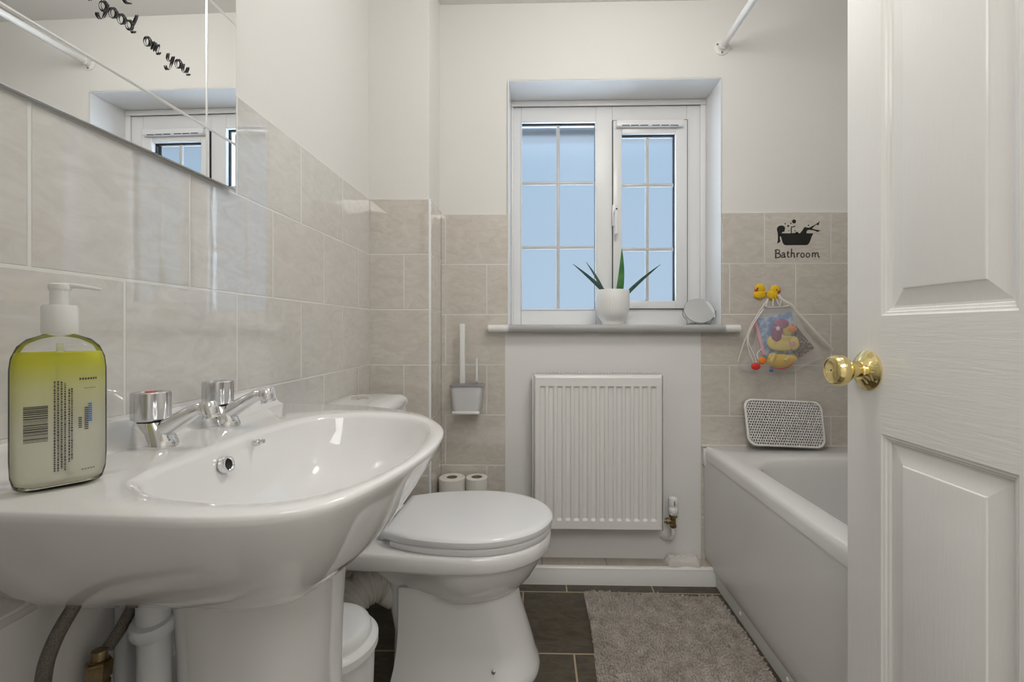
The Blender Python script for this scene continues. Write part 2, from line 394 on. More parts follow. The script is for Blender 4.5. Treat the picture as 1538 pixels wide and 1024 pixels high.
# painted patch of wall under the basin
bm = BM(); box(bm, XL, XL+.0012, YF, .80, .43, .634); box(bm, XL, XL+.0012, .535, .80, .634, .76); struct('trim_7', bm, M['paintb'], smooth=False)
# sealant
bm = BM(); box(bm, .648, XR, YB-.006, YB, .508, .518, .002, 2); struct('trim_4', bm, M['sealant'])
# door casing
bm = BM()
for x0, x1 in ((DX0-.001, DX0+.012), (DX1-.012, DX1+.001)): box(bm, x0, x1, YF-.1, YF+.001, 0, DZ)
box(bm, DX0, DX1, YF-.1, YF+.001, DZ-.012, DZ)
struct('trim_5', bm, M['gloss'], smooth=False)
# hallway behind the camera
bm = BM(); box(bm, -1.6, 1.6, -2.0, YF-.12, -.1, 0); struct('floor', bm, mat('hall_carpet', (.55, .52, .48), 1), smooth=False)
bm = BM(); box(bm, -1.6, 1.6, -2.0, YF-.12, ZC, ZC+.1); struct('ceiling', bm, M['ceil'], smooth=False)
bm = BM(); box(bm, -1.7, 1.7, -2.1, -2.0, 0, ZC); box(bm, -1.7, -1.6, -2.0, YF-.1, 0, ZC); box(bm, 1.6, 1.7, -2.0, YF-.1, 0, ZC)
box(bm, -1.6, XL-.12, YF-.12, YF, 0, ZC); box(bm, XR+.12, 1.6, YF-.12, YF, 0, ZC); struct('wall_hall', bm, M['paint'], smooth=False)

# ------------------------------------------------------------------ window
def WP(px, py): return P(px, py, YW+.004)
def wbox(bm, px0, px1, py0, py1, y0, y1, bev=.002, seg=1):
    a = WP(px0, py1); b = WP(px1, py0); box(bm, a.x, b.x, y0, y1, a.z, b.z, bev, seg)
win = thing('window_1', 'white framed frosted window with glazing bars above the radiator', 'window', ((WX0+WX1)/2, YW, WZ0))
del win['category']; win['kind'] = 'structure'
win['label'] = 'white plastic window with blue frosted panes'
GX = [783, 895]; GY = [183, 465]; SX = [933, 1013.5]; SY = [202, 452]; SO = [919.5, 1031, 181.5, 464]
bm = BM(); fy0, fy1 = YW, YW+.06
a = P(783, 487, YW); 
xl, xr = WX0+.003, WX1-.003
g0 = WP(GX[0], GY[1]); g1 = WP(GX[1], GY[0]); s0 = WP(SO[0], SO[3]); s1 = WP(SO[1], SO[2])
box(bm, xl, g0.x, fy0, fy1, WZ0, WZ1-.003, .002, 1)
box(bm, g0.x, g1.x, fy0, fy1, WZ0, g0.z, .002, 1); box(bm, g0.x, g1.x, fy0, fy1, g1.z, WZ1-.003, .002, 1)
box(bm, g1.x, s0.x+.0, fy0, fy1, WZ0, WZ1-.003, .002, 1)
box(bm, s0.x, s1.x, fy0, fy1, WZ0, s0.z, .002, 1); box(bm, s0.x, s1.x, fy0, fy1, s1.z, WZ1-.003, .002, 1)
box(bm, s1.x, xr, fy0, fy1, WZ0, WZ1-.003, .002, 1)
# cover beads round the frame and bead round the fixed glass
box(bm, xl, xr, fy0-.012, fy0, WZ1-.028, WZ1-.003, .004, 2); box(bm, xr-.024, xr, fy0-.012, fy0, WZ0, WZ1-.028, .004, 2); box(bm, xl, xl+.01, fy0-.012, fy0, WZ0, WZ1-.028, .004, 2)
obj('window_frame', bm, M['upvc'], win)
bm = BM()
for (x0, x1, z0, z1) in ((g0.x-.002, g0.x+.003, g0.z, g1.z), (g1.x-.003, g1.x+.002, g0.z, g1.z), (g0.x, g1.x, g1.z-.003, g1.z+.002), (g0.x, g1.x, g0.z-.002, g0.z+.003)):
    box(bm, x0, x1, fy0-.006, fy0+.012, z0, z1, .0015, 1)
obj('glazing_bead', bm, M['upvc'], win)
sash = BM(); q0 = WP(SX[0], SY[1]); q1 = WP(SX[1], SY[0]); e = .0015
sy0, sy1 = YW-.012, YW+.045
box(sash, s0.x+e, q0.x, sy0, sy1, s0.z+e, s1.z-e, .003, 2); box(sash, q1.x, s1.x-e, sy0, sy1, s0.z+e, s1.z-e, .003, 2)
box(sash, q0.x, q1.x, sy0+.0003, sy1, s0.z+e, q0.z, .003, 2); box(sash, q0.x, q1.x, sy0+.0003, sy1, q1.z, s1.z-e, .003, 2)
sash_o = obj('opening_sash', sash, M['upvc'], win)
bm = BM()
box(bm, s0.x-.001, s0.x+.0012, sy0+.004, fy0+.01, s0.z, s1.z); box(bm, s1.x-.0012, s1.x+.001, sy0+.004, fy0+.01, s0.z, s1.z)
box(bm, s0.x, s1.x, sy0+.004, fy0+.01, s1.z-.0012, s1.z+.001); box(bm, s0.x, s1.x, sy0+.004, fy0+.01, s0.z-.001, s0.z+.0012)
obj('sash_seal', bm, M['seal'], win, smooth=False)
def glaze(a, b, y, vx, hz):
    """pane with dark spacer seal and white glazing bars; a,b: lower left, upper right"""
    bm = BM(); box(bm, a.x-.006, b.x+.006, y, y+.004, a.z-.006, b.z+.006); obj('pane', bm, M['pane'], win, smooth=False, label='frosted glass tinted by blue daylight')
    bm = BM(); w = .007
    box(bm, b.x-w*.6, b.x+.004, y-.014, y-.001, a.z, b.z); box(bm, a.x-.004, b.x+.004, y-.014, y-.001, b.z-w, b.z+.004); box(bm, a.x-.004, a.x+.001, y-.014, y-.001, a.z, b.z); box(bm, a.x, b.x, y-.014, y-.001, a.z-.004, a.z+.001)
    obj('spacer_seal', bm, M['seal'], win, smooth=False)
    t = .0075
    bm = BM(); box(bm, vx-t, vx+t, y-.012, y-.0015, a.z, b.z, .003, 2); obj('glazing_bar', bm, M['greyl'], win)
    for z in hz:
        bm = BM(); box(bm, a.x, b.x, y-.0125, y-.0015, z-t, z+t, .003, 2); obj('glazing_bar', bm, M['greyl'], win)
yg = YW+.03
glaze(g0, g1, yg, P(838, 300, yg).x, [P(838, 276, yg).z, P(838, 372, yg).z])
ys = YW+.022
glaze(q0, q1, ys, P(971, 300, ys).x, [P(971, 279, ys).z, P(971, 375, ys).z])
# trickle vent
bm = BM(); v0 = P(925.5, 191.5, YW-.02); v1 = P(1026, 180.5, YW-.02)
box(bm, v0.x, v1.x, YW-.034, sy0+.001, v0.z, v1.z, .004, 3); vent = obj('trickle_vent', bm, M['upvc'], win)
bm = BM()
for i in range(6):
    c = 940 + i*13.8 + (4 if i > 2 else 0)
    p = P(c, 188, YW-.034); box(bm, p.x-.0165, p.x+.0165, YW-.0348, YW-.033, p.z-.0016, p.z+.0016)
obj('vent_slot', bm, M['seal'], vent, smooth=False)
# handle
hp = P(923.5, 330, YW-.03)
bm = BM(); a = P(923, 340, sy0); box(bm, a.x-.011, a.x+.011, sy0-.009, sy0+.001, P(0, 345, sy0).z, P(0, 314, sy0).z, .004, 3); wh = obj('window_handle', bm, M['upvc'], win)
bm = BM(); tube(bm, [(a.x+.002, sy0-.008, P(0, 325, sy0).z), (a.x+.002, sy0-.03, P(0, 325, sy0).z), (a.x+.003, sy0-.034, P(0, 335, sy0).z), (a.x+.003, sy0-.032, P(0, 358, sy0).z)], .0085, 12)
obj('lever', bm, M['upvc'], wh)
bm = BM(); lathe(bm, [(.0035, 0), (.0035, .001)], (a.x+.002, sy0-.0405, P(0, 323, sy0).z), (0, -1, 0), 14); obj('lock_screw', bm, M['seal'], wh)
# sill
bm = BM(); a = P(732, 490, 1.775); b = P(1114, 490, 1.775)
pr = [(YW+.002, .99), (1.785, .99)] + [(1.785+.0155*cos(math.radians(t))*1.0, .9745+.0155*sin(math.radians(t))) for t in range(100, 261, 16)] + [(1.785, .959), (YB+.004, .959), (YB+.004, .962), (YW+.002, .962)]
loft(bm, [[(x, y, z) for y, z in pr] for x in (WX0+.004, WX1-.004)])
pr2 = [(YB-.002, .99), (1.785, .99)] + [(1.785+.0155*cos(math.radians(t)), .9745+.0155*sin(math.radians(t))) for t in range(100, 261, 16)] + [(1.785, .959), (YB-.002, .959)]
def scaled(s): return [(1.795+(y-1.795)*s, .9745+(z-.9745)*s) for y, z in pr2]
loft(bm, [[(a.x-.004+dx, y, z) for y, z in scaled(s)] for dx, s in ((0, .45), (.002, .75), (.008, 1))] + [[(b.x+.004-dx, y, z) for y, z in scaled(s)] for dx, s in ((.008, 1), (.002, .75), (0, .45))])
struct('window_sill', bm, M['gloss'], win)
# eaves of the roof outside
bm = BM(); box(bm, -1.2, 2.0, YO+.05, YO+.5, 2.07, 2.13); box(bm, -1.2, 2.0, YO+.42, YO+.52, 2.04, 2.2); struct('trim_6', bm, mat('eaves_board', (.10, .10, .105), .8), smooth=False)

# ------------------------------------------------------------------ wall mirror on the left wall
mx = XL+.005
mir = thing('wall_mirror', 'frameless grooved wall mirror over the basin with black script lettering', 'mirror', (XL+.001, .30, 1.243))
MY0, MY1, MZ0, MZ1 = .30, .878, 1.243, 1.90
bm = BM(); box(bm, XL+.0012, mx-.0012, MY0, MY1+.0012, MZ0-.0006, MZ1); obj('backing', bm, M['greyl'], mir, smooth=False, label='dark edge of the mirror glass')
bm = BM(); bv = .0008; box(bm, mx-.0012, mx, MY0, MY1, MZ0, MZ1, bv, 1); obj('glass', bm, M['mirror'], mir, smooth=False)
def groove(y0, z0, y1, z1):
    bm = BM(); w = .0030; h = .0009
    if y0 == y1: pr = [[(mx-.0001, y0-w, z), (mx+h, y0, z), (mx-.0001, y0+w, z)] for z in (z0, z1)]
    else: pr = [[(mx-.0001, y, z0-w), (mx+h, y, z0), (mx-.0001, y, z0+w)] for y in (y0, y1)]
    loft(bm, pr); obj('groove_line', bm, M['bevelglass'], mir, smooth=False, label='pale ground line across the glass')
gy = .800; gz = 1.331
groove(gy, MZ0, gy, MZ1); groove(MY0, gz, MY1, gz); groove(MY0, 1.564, MY1, 1.564)
groove(.379, MZ0, .379, MZ1)
mir.rotation_euler = (0, 0, math.radians(-.95))
# script lettering
XH = .0145; SL = .28
GL = {
 'o': [arc(.5, .5, .42, .5, 60, 420), [(.75, .95), (1.0, .8), (1.2, .85)]],
 'g': [arc(.45, .5, .38, .48, 20, 380), cat([(.86, .95), (.84, .2), (.75, -.6), (.45, -.95), (.1, -.75), (.0, -.5)])],
 'd': [arc(.45, .5, .40, .48, 20, 380), cat([(1.05, 2.1), (.95, 1.2), (.85, .3), (1.0, .0), (1.3, .25)])],
 'n': [cat([(.0, .7), (.15, .95), (.15, .5), (.1, .0)]), cat([(.1, .3), (.35, .95), (.55, .8), (.5, .0)]), cat([(.5, .3), (.8, .95), (.95, .75), (.9, .1), (1.1, .0), (1.3, .3)])],
 'y': [cat([(.05, .9), (.1, .3), (.4, .05), (.75, .4), (.85, .95)]), cat([(.88, .95), (.82, .1), (.7, -.7), (.35, -1.0), (.0, -.7)])],
 'u': [cat([(.05, .95), (.05, .3), (.3, .0), (.65, .25), (.8, .95)]), cat([(.82, .95), (.78, .3), (.95, .0), (1.25, .25)])],
 's': [cat([(.0, .1), (.4, .6), (.55, 1.1), (.75, .5), (.6, .05), (.2, -.02), (.05, .2)]), cat([(.6, .05), (1., .2)])],
 'e': [cat([(.1, .45), (.6, .55), (.75, .85), (.5, 1.02), (.2, .7), (.15, .3), (.45, .0), (.95, .25)])],
}
def write(txt, y, z, adv, wd):
    for ch in txt:
        if ch != ' ':
            bm = BM()
            for st in GL[ch]:
                ribbon(bm, st, lambda f: .12+.10*sin(f*PI*3), lambda s, t: Vector((mx+.0012, y+(s+SL*t)*wd, z+t*XH)), .0006, (1, 0, 0))
            obj('letter', bm, M['black'], mir, smooth=False)
            y += adv*(1.05 if ch in 'gdnyu' else 1)
        else: y += adv*.55
write('s', .578, 1.405, .0155, .0130)
write('good', .602, 1.405, .0128, .0120)
write('on', .671, 1.400, .0140, .0115)
write('you', .713, 1.400, .0152, .0125)
write('e', .636, 1.441, .0155, .0140)

# ------------------------------------------------------------------ basin
ZD = .805
def drop_pt(px, py, z=ZD):
    v = (py-HOR)/F
    t = (CZ-z)/v; xc = (px-CX)/F
    return Vector((t*(xc*cos(YAW)-sin(YAW)), t*(xc*sin(YAW)+cos(YAW)), z))
def resample(pts, n):
    pts = [Vector((p[0], p[1], 0)) for p in pts]
    q = pts; m = len(q); dense = []
    for i in range(m):
        a, b, c, d = q[(i-1) % m], q[i], q[(i+1) % m], q[(i+2) % m]
        for k in range(20):
            t = k/20
            dense.append(.5*((2*b)+(-a+c)*t+(2*a-5*b+4*c-d)*t*t+(-a+3*b-3*c+d)*t**3))
    return dense
def by_angle(dense, c, n):
    """radial resample about centre c so that inner and outer outlines correspond"""
    out = []
    an = [(math.atan2(p.y-c[1], p.x-c[0]), (p.x, p.y)) for p in dense]; m = len(an)
    for k in range(n):
        a = -PI + 2*PI*(k+.5)/n; best = None
        for i in range(m):
            a0, p0 = an[i]; a1, p1 = an[(i+1) % m]
            d0 = (a-a0+PI) % (2*PI)-PI; d1 = (a1-a+PI) % (2*PI)-PI
            if d0*d1 >= 0 and abs(d0)+abs(d1) < .6:
                t = abs(d0)/(abs(d0)+abs(d1)+1e-12); best = (p0[0]+(p1[0]-p0[0])*t, p0[1]+(p1[1]-p0[1])*t); break
        if best is None: best = min(an, key=lambda q: abs((q[0]-a+PI) % (2*PI)-PI))[1]
        out.append(best)
    return out
BC = (-.36, .69)
outer = [(-.600, 1.012), (-.52, 1.008), (-.43, .998), (-.34, .968), (-.275, .930), (-.2106, .869), (-.157, .765), (-.144, .66), (-.151, .58), (-.166, .51), (-.194, .4346), (-.242, .404), (-.30, .394), (-.366, .396), (-.44, .400), (-.52, .404), (-.600, .408), (-.601, .55), (-.601, .70), (-.601, .88)]
inner = [(-.452, .60), (-.4495, .5355), (-.438, .488), (-.384, .450), (-.321, .4346), (-.27, .433), (-.23, .4475), (-.208, .475), (-.182, .5256), (-.168, .604), (-.168, .70), (-.184, .774), (-.210, .828), (-.262, .874), (-.325, .893), (-.38, .888), (-.422, .856), (-.443, .79), (-.452, .70)]
N = 96
Od = by_angle(resample(outer, N), BC, N); Id = by_angle(resample(inner, N), BC, N)
Od = [(max(x, -.6015), y) for x, y in Od]
pc = (-.42, .70)
def body(z, s, toward=pc):
    out = []
    for x, y in Od:
        nx = toward[0]+(x-toward[0])*s; ny = toward[1]+(y-toward[1])*s
        w = min(1, max(0, (-.47-x)/.11)); w = w*w*(3-2*w)*min(1, max(0, (s-.35)/.3))
        out.append((max(nx+(x-nx)*w, -.6015), ny, z))
    return out
bas = thing('pedestal_basin', 'white ceramic pedestal wash basin in the left foreground', 'basin', (-.42, .70, 0))
bm = BM()
bx, by = -.355, .665
rings = [body(.614, .30), body(.619, .42), body(.632, .53), body(.655, .635), body(.68, .72), body(.71, .80), body(.74, .875), body(.765, .932), body(.782, .968), body(.793, .990), body(.799, .998), body(.803, .997), body(ZD, .988)]
def inn(z, s, cx=bx, cy=by, grow=0): return [(cx+(x-cx)*s, cy+(y-cy)*s, z) for x, y in Id]
rings += [[(i[0]+(o[0]-i[0])*.12, i[1]+(o[1]-i[1])*.12, ZD-.0008) for i, o in zip(Id, Od)]]
rings += [inn(ZD-.003, 1.0), inn(ZD-.009, .985), inn(ZD-.03, .955), inn(.75, .90), inn(.72, .80), inn(.695, .62), inn(.680, .38), inn(.675, .15)]
loft(bm, rings)
body_o = obj('bowl', bm, M['ceramic'], bas, ang=70)
bm = BM()   # raised lip along the wall
pr = [(-.6015, .79), (-.6015, .8415), (-.594, .842), (-.589, .839), (-.587, .832), (-.584, .818), (-.577, .809), (-.566, .8045), (-.566, .79)]
loft(bm, [[(x, y, z) for x, z in pr] for y in (.410, 1.008)]); obj('splash_lip', bm, M['ceramic'], bas, ang=50)
bm = BM(); rs = []
for z, r, fl in ((0, .118, 1), (.03, .114, 1), (.1, .103, 1), (.35, .098, 1), (.52, .101, 1), (.60, .106, 1), (.625, .110, 1)):
    rs.append([(pc[0]+(r*1.05)*(abs(cos(a))**.75)*math.copysign(1, cos(a)), pc[1]+r*(abs(sin(a))**.75)*math.copysign(1, sin(a)), z) for a in [2*PI*k/64 for k in range(64)]])
loft(bm, rs); obj('pedestal', bm, M['ceramic'], bas)
# overflow and plug stay
p = PX(342, 697, -.440)
bm = BM(); nrm = (.97, -.02, .22)
lathe(bm, [(.0075, -.006), (.0075, .0015), (.009, .003), (.0110, .003), (.0118, .001), (.0118, -.006)], p, nrm, 32, False, False); obj('overflow_ring', bm, M['chrome'], bas, label='chrome overflow ring')
bm = BM(); lathe(bm, [(.0078, -.007), (.0078, -.0015)], p, nrm, 24); obj('overflow_hole', bm, M['seal'], bas)
p = PX(388, 664, -.437)
bm = BM(); lathe(bm, [(.005, -.008), (.005, .001), (.0042, .002), (.0022, .0022), (.0022, .006), (.0036, .0065), (.0036, .0095), (.002, .0105)], p, nrm, 20); obj('plug_stay', bm, M['chromed'], bas, label='small chrome plug stay')
bm = BM(); lathe(bm, [(.031, .0), (.031, .003), (.026, .0045), (.022, .001), (.001, .001)], (bx, by, .6745), (0, 0, 1), 32); obj('waste', bm, M['chrome'], bas)

# ------------------------------------------------------------------ taps
def make_tap(y, label, hot):
    x = -.545
    t = thing('basin_tap', label, 'tap', (x, y, ZD), 'chrome pillar taps on the basin')
    bm = BM(); rs = []
    for z, a, b, dx in ((-.001, .030, .0225, .004), (.004, .0305, .023, .004), (.010, .029, .022, .003), (.020, .0265, .021, .001), (.030, .023, .0195, -.001), (.035, .0205, .018, -.002)):
        rs.append([(x+dx+a*cos(q), y+b*sin(q), ZD+z) for q in [2*PI*k/40 for k in range(40)]])
    loft(bm, rs); obj('tap_body', bm, M['chrome'], t)
    bm = BM(); tube(bm, [(x+.004, y, ZD+.016), (x+.028, y, ZD+.030), (x+.052, y, ZD+.045), (x+.068, y, ZD+.053), (x+.079, y, ZD+.052)], lambda f: .0145-.006*min(1, f*1.25)+(.0015 if f > .85 else 0), 20, 6)
    obj('spout', bm, M['chrome'], t)
    bm = BM(); lathe(bm, [(.0095, 0), (.0115, .003), (.0115, .012), (.0105, .018), (.012, .0195), (.012, .0225), (.010, .0235), (.0085, .0235), (.0085, .016)], (x+.080, y, ZD+.0625), (.28, 0, -1), 24, True, True); obj('aerator', bm, M['chrome'], t)
    bm = BM(); lathe(bm, [(.0165, 0), (.0165, .006)], (x-.001, y, ZD+.034), (0, 0, 1), 28); obj('spindle_gap', bm, M['seal'], t)
    bm = BM(); rs = []; zz = ZD+.0375
    def sec(s, z):
        out = []
        for k in range(72):
            q = 2*PI*k/72; r = .0222*(1+.085*cos(4*q+.6)-.03*cos(8*q+1.2))*s
            out.append((x-.002+r*cos(q+.45), y+r*sin(q+.45), z))
        return out
    for s, z in ((.90, 0), (.98, .0015), (1, .004), (1.0, .036), (.985, .0385), (.94, .0395), (.60, .0398), (.58, .0385)): rs.append(sec(s, zz+z))
    loft(bm, rs); h = obj('tap_head', bm, M['chromed'], t, ang=30)
    bm = BM(); lathe(bm, [(.0070, 0), (.0070, .0012), (.006, .0018), (.003, .002)], (x-.002, y, zz+.0385), (0, 0, 1), 28)
    obj('index_disc', bm, M['red'] if hot else M['chromed'], h, label='red hot index' if hot else 'chrome cap')
    return t
make_tap(.634, 'nearer chrome basin tap with a red index beside the soap bottle', True)
make_tap(.770, 'farther chrome basin tap nearer the toilet', False)

# ------------------------------------------------------------------ soap bottle
bc = Vector((-.507, .473, ZD+.0005))
bot = thing('soap_bottle', 'clear pump bottle of yellow hand soap on the near end of the basin', 'bottle', bc)
bot.rotation_euler = (0, 0, math.radians(-44))
WS, HS = .84, 1.045
def brr(w, d, r, z, n=8):
    w *= WS
    return [(bc.x+px_, bc.y+py_, bc.z+z*HS) for px_, py_, _ in rrect(-d/2, d/2, -w/2, w/2, min(r, w/2-.0002), 0, n)]
def prof_shell(k=0):
    return [(.066-k, .036-k, .016, 0+k), (.080-k, .047-k, .020, .004+k), (.0855-k, .052-k, .022, .014), (.087-k, .053-k, .022, .03), (.087-k, .053-k, .022, .118), (.084-k, .052-k, .022, .130), (.074-k, .048-k, .021, .141), (.058-k, .042-k, .019, .148), (.040-k, .034-k, .016, .151)]
bm = BM(); rs = [brr(w, d, r*.98, z) for w, d, r, z in prof_shell()] + [brr(.028, .028, .0138, .153), brr(.027, .027, .0134, .160)]
loft(bm, rs, True, True); shell = obj('bottle_body', bm, M['bottle'], bot, ang=60)
bm = BM(); k = .003
rs = [brr(w, d, min(r*.98, d/2-.001), z) for w, d, r, z in [(.060, .031, .014, .003), (.078, .045, .019, .007), (.0835, .050, .021, .016), (.0842, .0504, .021, .03), (.0842, .0504, .021, .118), (.082, .0495, .021, .128), (.078, .0475, .021, .1345), (.077, .047, .021, .1347)]]
loft(bm, rs); obj('liquid', bm, M['liquid'], bot, ang=60, label='soap, bright yellow at the top and pale below')
bm = BM(); lathe(bm, [(.0138, .160), (.0145, .162), (.0145, .188), (.0135, .1905), (.0080, .191), (.0080, .208), (.007, .209)], bc, (0, 0, 1), 36, True, True,
                 mod=None); pump = obj('pump_collar', bm, M['wplastic'], bot)
bm = BM(); c = bc
tube(bm, [(c.x, c.y-.006, c.z+.2105), (c.x+.003, c.y+.008, c.z+.2115), (c.x+.006, c.y+.020, c.z+.2105), (c.x+.008, c.y+.032, c.z+.2085)], lambda f: .0036-.0021*f, 14, 5)
lathe(bm, [(.0085, .2065), (.0092, .2080), (.0088, .2125), (.006, .2140)], bc, (0, 0, 1), 28)
obj('pump_spout', bm, M['wplastic'], bot)
bm = BM(); tube(bm, [(c.x, c.y, c.z+.15), (c.x, c.y, c.z+.05), (c.x+.003, c.y+.008, c.z+.006)], .0028, 10); obj('dip_tube', bm, M['white'], bot)
# print on the faces: barcode and tiny unreadable lines
fx = bc.x+.0267
bm = BM(); random.seed(3)
z = .052
while z < .087:
    h = random.choice((.0004, .0006, .0010, .0013)); box(bm, fx, fx+.0002, bc.y-.025, bc.y-.008, bc.z+z, bc.z+z+h); z += h+random.choice((.0004, .0006, .0009))
obj('barcode', bm, M['ink'], bot, smooth=False, label='black barcode')
bm = BM()
for i, (y, z0, z1) in enumerate(((-.004, .020, .112), (-.0015, .020, .112), (.001, .022, .112), (.0035, .020, .11), (.0065, .028, .104), (.0085, .03, .104))):
    z = z0
    while z < z1:
        l = random.uniform(.0006, .0026); box(bm, fx, fx+.0002, bc.y+y, bc.y+y+.0013, bc.z+z, bc.z+min(z+l, z1)); z += l+.0007
for (y, z0, z1, w) in ((.014, .062, .074, .0025), (.0185, .060, .084, .003)):
    z = z0
    while z < z1:
        box(bm, fx, fx+.0002, bc.y+y, bc.y+y+w, bc.z+z, bc.z+z+.0012); z += .002
obj('small_print', bm, M['ink'], bot, smooth=False, label='rows of tiny dark print')
bm = BM()
def curved(bm, a0, z, w, h):
    # mark on the far rounded corner of the bottle
    r = .0222; cx, cy = bc.x+.0265-.022, bc.y+.0435*WS-.022
    q0 = math.radians(a0); p = Vector((cx+r*cos(q0), cy+r*sin(q0), bc.z+z)); tdir = Vector((-sin(q0), cos(q0), 0)); nn = Vector((cos(q0), sin(q0), 0))
    prism(bm, [p-tdir*w/2, p+tdir*w/2, p+tdir*w/2+Vector((0, 0, h)), p-tdir*w/2+Vector((0, 0, h))], nn*.0002)
for k in range(7): curved(bm, 2+k*5.5, .112, .0014, .0022)
obj('front_print', bm, M['ink'], bot, smooth=False); bm = BM()
for k in range(5): curved(bm, 6+k*6, .018, .0014, .0008)
obj('front_print', bm, M['ink'], bot, smooth=False); bm = BM()
for k in range(5): curved(bm, 12+k*5, .103, .0012, .0006)
obj('front_print', bm, M['ink'], bot, smooth=False)
bm = BM()
for k in range(9): curved(bm, 22, .068+k*.0022, .003, .0015)
obj('blue_mark', bm, M['bluep'], bot, smooth=False, label='small blue mark')

# ------------------------------------------------------------------ plumbing under the basin
def hose(name, pts, label, nutz=None):
    t = thing(name, label, 'hose', pts[-1], 'braided supply hoses under the basin')
    bm = BM(); tube(bm, pts, .0075, 16, 8); obj('braid', bm, M['hose'], t)
    return t
z0 = .30
h1 = hose('supply_hose', [(-.545, .650, .74), (-.546, .600, .70), (-.552, .548, .655), (-.562, .517, .605), (-.566, .508, .55), (-.566, .506, .42), (-.572, .52, z0)], 'left braided steel supply hose curving below the basin')
h2p = [(-.545, .784, .72), (-.548, .70, .66), (-.553, .635, .612), (-.563, .603, .565), (-.570, .592, .547)]
h2 = hose('supply_hose', h2p, 'right braided steel supply hose ending in a brass nut')
bm = BM()
pA = PX(150, 980, -.570); pB = pA + Vector((-.001, -.004, -.06))
ax = (pB-pA).normalized()
lathe(bm, [(.0085, -.004), (.0085, .008), (.0105, .009), (.0105, .013), (.009, .0135)], pA, ax, 24)
obj('ferrule', bm, M['brassold'], h2)
bm = BM(); lathe(bm, [(.0135, .010), (.0145, .012), (.0145, .030), (.012, .031), (.012, .034), (.0135, .035), (.0135, .060)], pA, ax, 6); obj('hex_nut', bm, M['brassold'], h2, smooth=False, label='tarnished brass nut')
bm = BM(); tube(bm, [pA+ax*.055, pA+ax*.1, pA+ax*.1+Vector((0, 0, -.30))], .0075, 14, 5); obj('pipe_tail', bm, M['brassold'], h2)
wp = thing('waste_pipe', 'white plastic waste pipe beside the basin pedestal', 'pipe', (-.523, .612, 0))
bm = BM(); lathe(bm, [(.0195, 0), (.0195, .565), (.0205, .566), (.0205, .645)], (-.523, .612, 0), (0, 0, 1), 32); obj('pipe_run', bm, M['pipe'], wp)
bm = BM(); lathe(bm, [(.021, 0), (.0255, .002), (.0268, .006), (.0268, .016), (.0245, .020), (.021, .021)], (-.523, .612, .558), (.06, -.22, 1), 32); obj('compression_collar', bm, M['pipe'], wp)
bm = BM(); box(bm, -.512, -.470, .640, .665, .598, .628, .003, 2); tube(bm, [(-.523, .612, .625), (-.505, .63, .618), (-.48, .655, .613)], .013, 14, 4); obj('trap_arm', bm, M['pipe'], wp)
bm = BM(); a = PX(187, 960, -.588); lathe(bm, [(.011, 0), (.011, .70)], (a.x, a.y, 0), (0, 0, 1), 24)
o = obj('pipe', bm, M['pipe'], None); tag(rebase(o, (a.x, a.y, 0)), 'thin white upright pipe on the wall behind the waste pipe', 'pipe')

# ------------------------------------------------------------------ toilet
TY = 1.325
toi = thing('toilet', 'white close-coupled toilet with its lid down beside the window wall', 'toilet', (-.2, TY, 0))
def dshape(xb, xf, b, wb, L, z, n=64, pw=1.0):
    """back edge at xb (half width wb), widening to b, rounded to the tip xf over length L"""
    out = []; cx = xf-L; h = n//2
    for k in range(h+1):
        a = -PI/2 + PI*k/h
        out.append((cx+L*cos(a)**pw if cos(a) > 1e-9 else cx, TY+b*math.copysign(abs(sin(a))**.96, sin(a)), z))
    m = n-h-1; side = m//2
    for k in range(1, side+1):
        f = k/side; x = cx+(xb-cx)*f; e = f*f*(3-2*f); out.append((x, TY+b+(wb-b)*e, z))
    for k in range(m-side):
        f = 1-k/(m-side-1) if m-side > 1 else 1
        x = cx+(xb-cx)*f; e = f*f*(3-2*f); out.append((x, TY-(b+(wb-b)*e), z))
    return out
bm = BM()
R_ = [(0, -.395, .008, .118, .112, .10), (.012, -.395, .010, .120, .113, .10), (.028, -.392, .004, .116, .110, .10), (.05, -.388, -.004, .104, .100, .10), (.09, -.383, -.014, .094, .090, .09), (.14, -.38, -.030, .088, .084, .09), (.20, -.38, -.048, .086, .080, .09), (.26, -.38, -.06, .086, .078, .09)]
loft(bm, [dshape(xb, xf, b, wb, L, z) for z, xb, xf, b, wb, L in R_], True, True)
RB = [(.212, -.27, -.12, .045, .030, .07), (.218, -.30, -.085, .074, .045, .10), (.232, -.325, -.058, .100, .060, .14), (.252, -.345, -.034, .124, .075, .17), (.278, -.36, -.012, .145, .090, .19), (.31, -.375, .008, .161, .105, .20), (.335, -.385, .022, .171, .12, .21), (.347, -.39, .028, .175, .13, .212)]
loft(bm, [dshape(xb, xf, b, wb, L, z) for z, xb, xf, b, wb, L in RB], True, True)
loft(bm, [rrect(-.405 if z < .2 else (-.42 if z < .3 else -.46), -.30, TY-w, TY+w, .035, z) for z, w in ((.0, .075), (.03, .072), (.12, .062), (.2, .062), (.26, .066), (.30, .078), (.335, .10), (.348, .115))])
R2 = [(.346, -.585, .028, .175, .150, .212), (.350, -.588, .036, .181, .154, .216), (.358, -.59, .040, .185, .158, .218), (.385, -.59, .041, .186, .160, .218), (.392, -.588, .038, .183, .158, .216), (.395, -.585, .032, .178, .154, .214)]
loft(bm, [dshape(xb, xf, b, wb, L, z) for z, xb, xf, b, wb, L in R2], True, True)
pan = obj('pan', bm, M['ceramic'], toi, ang=40)
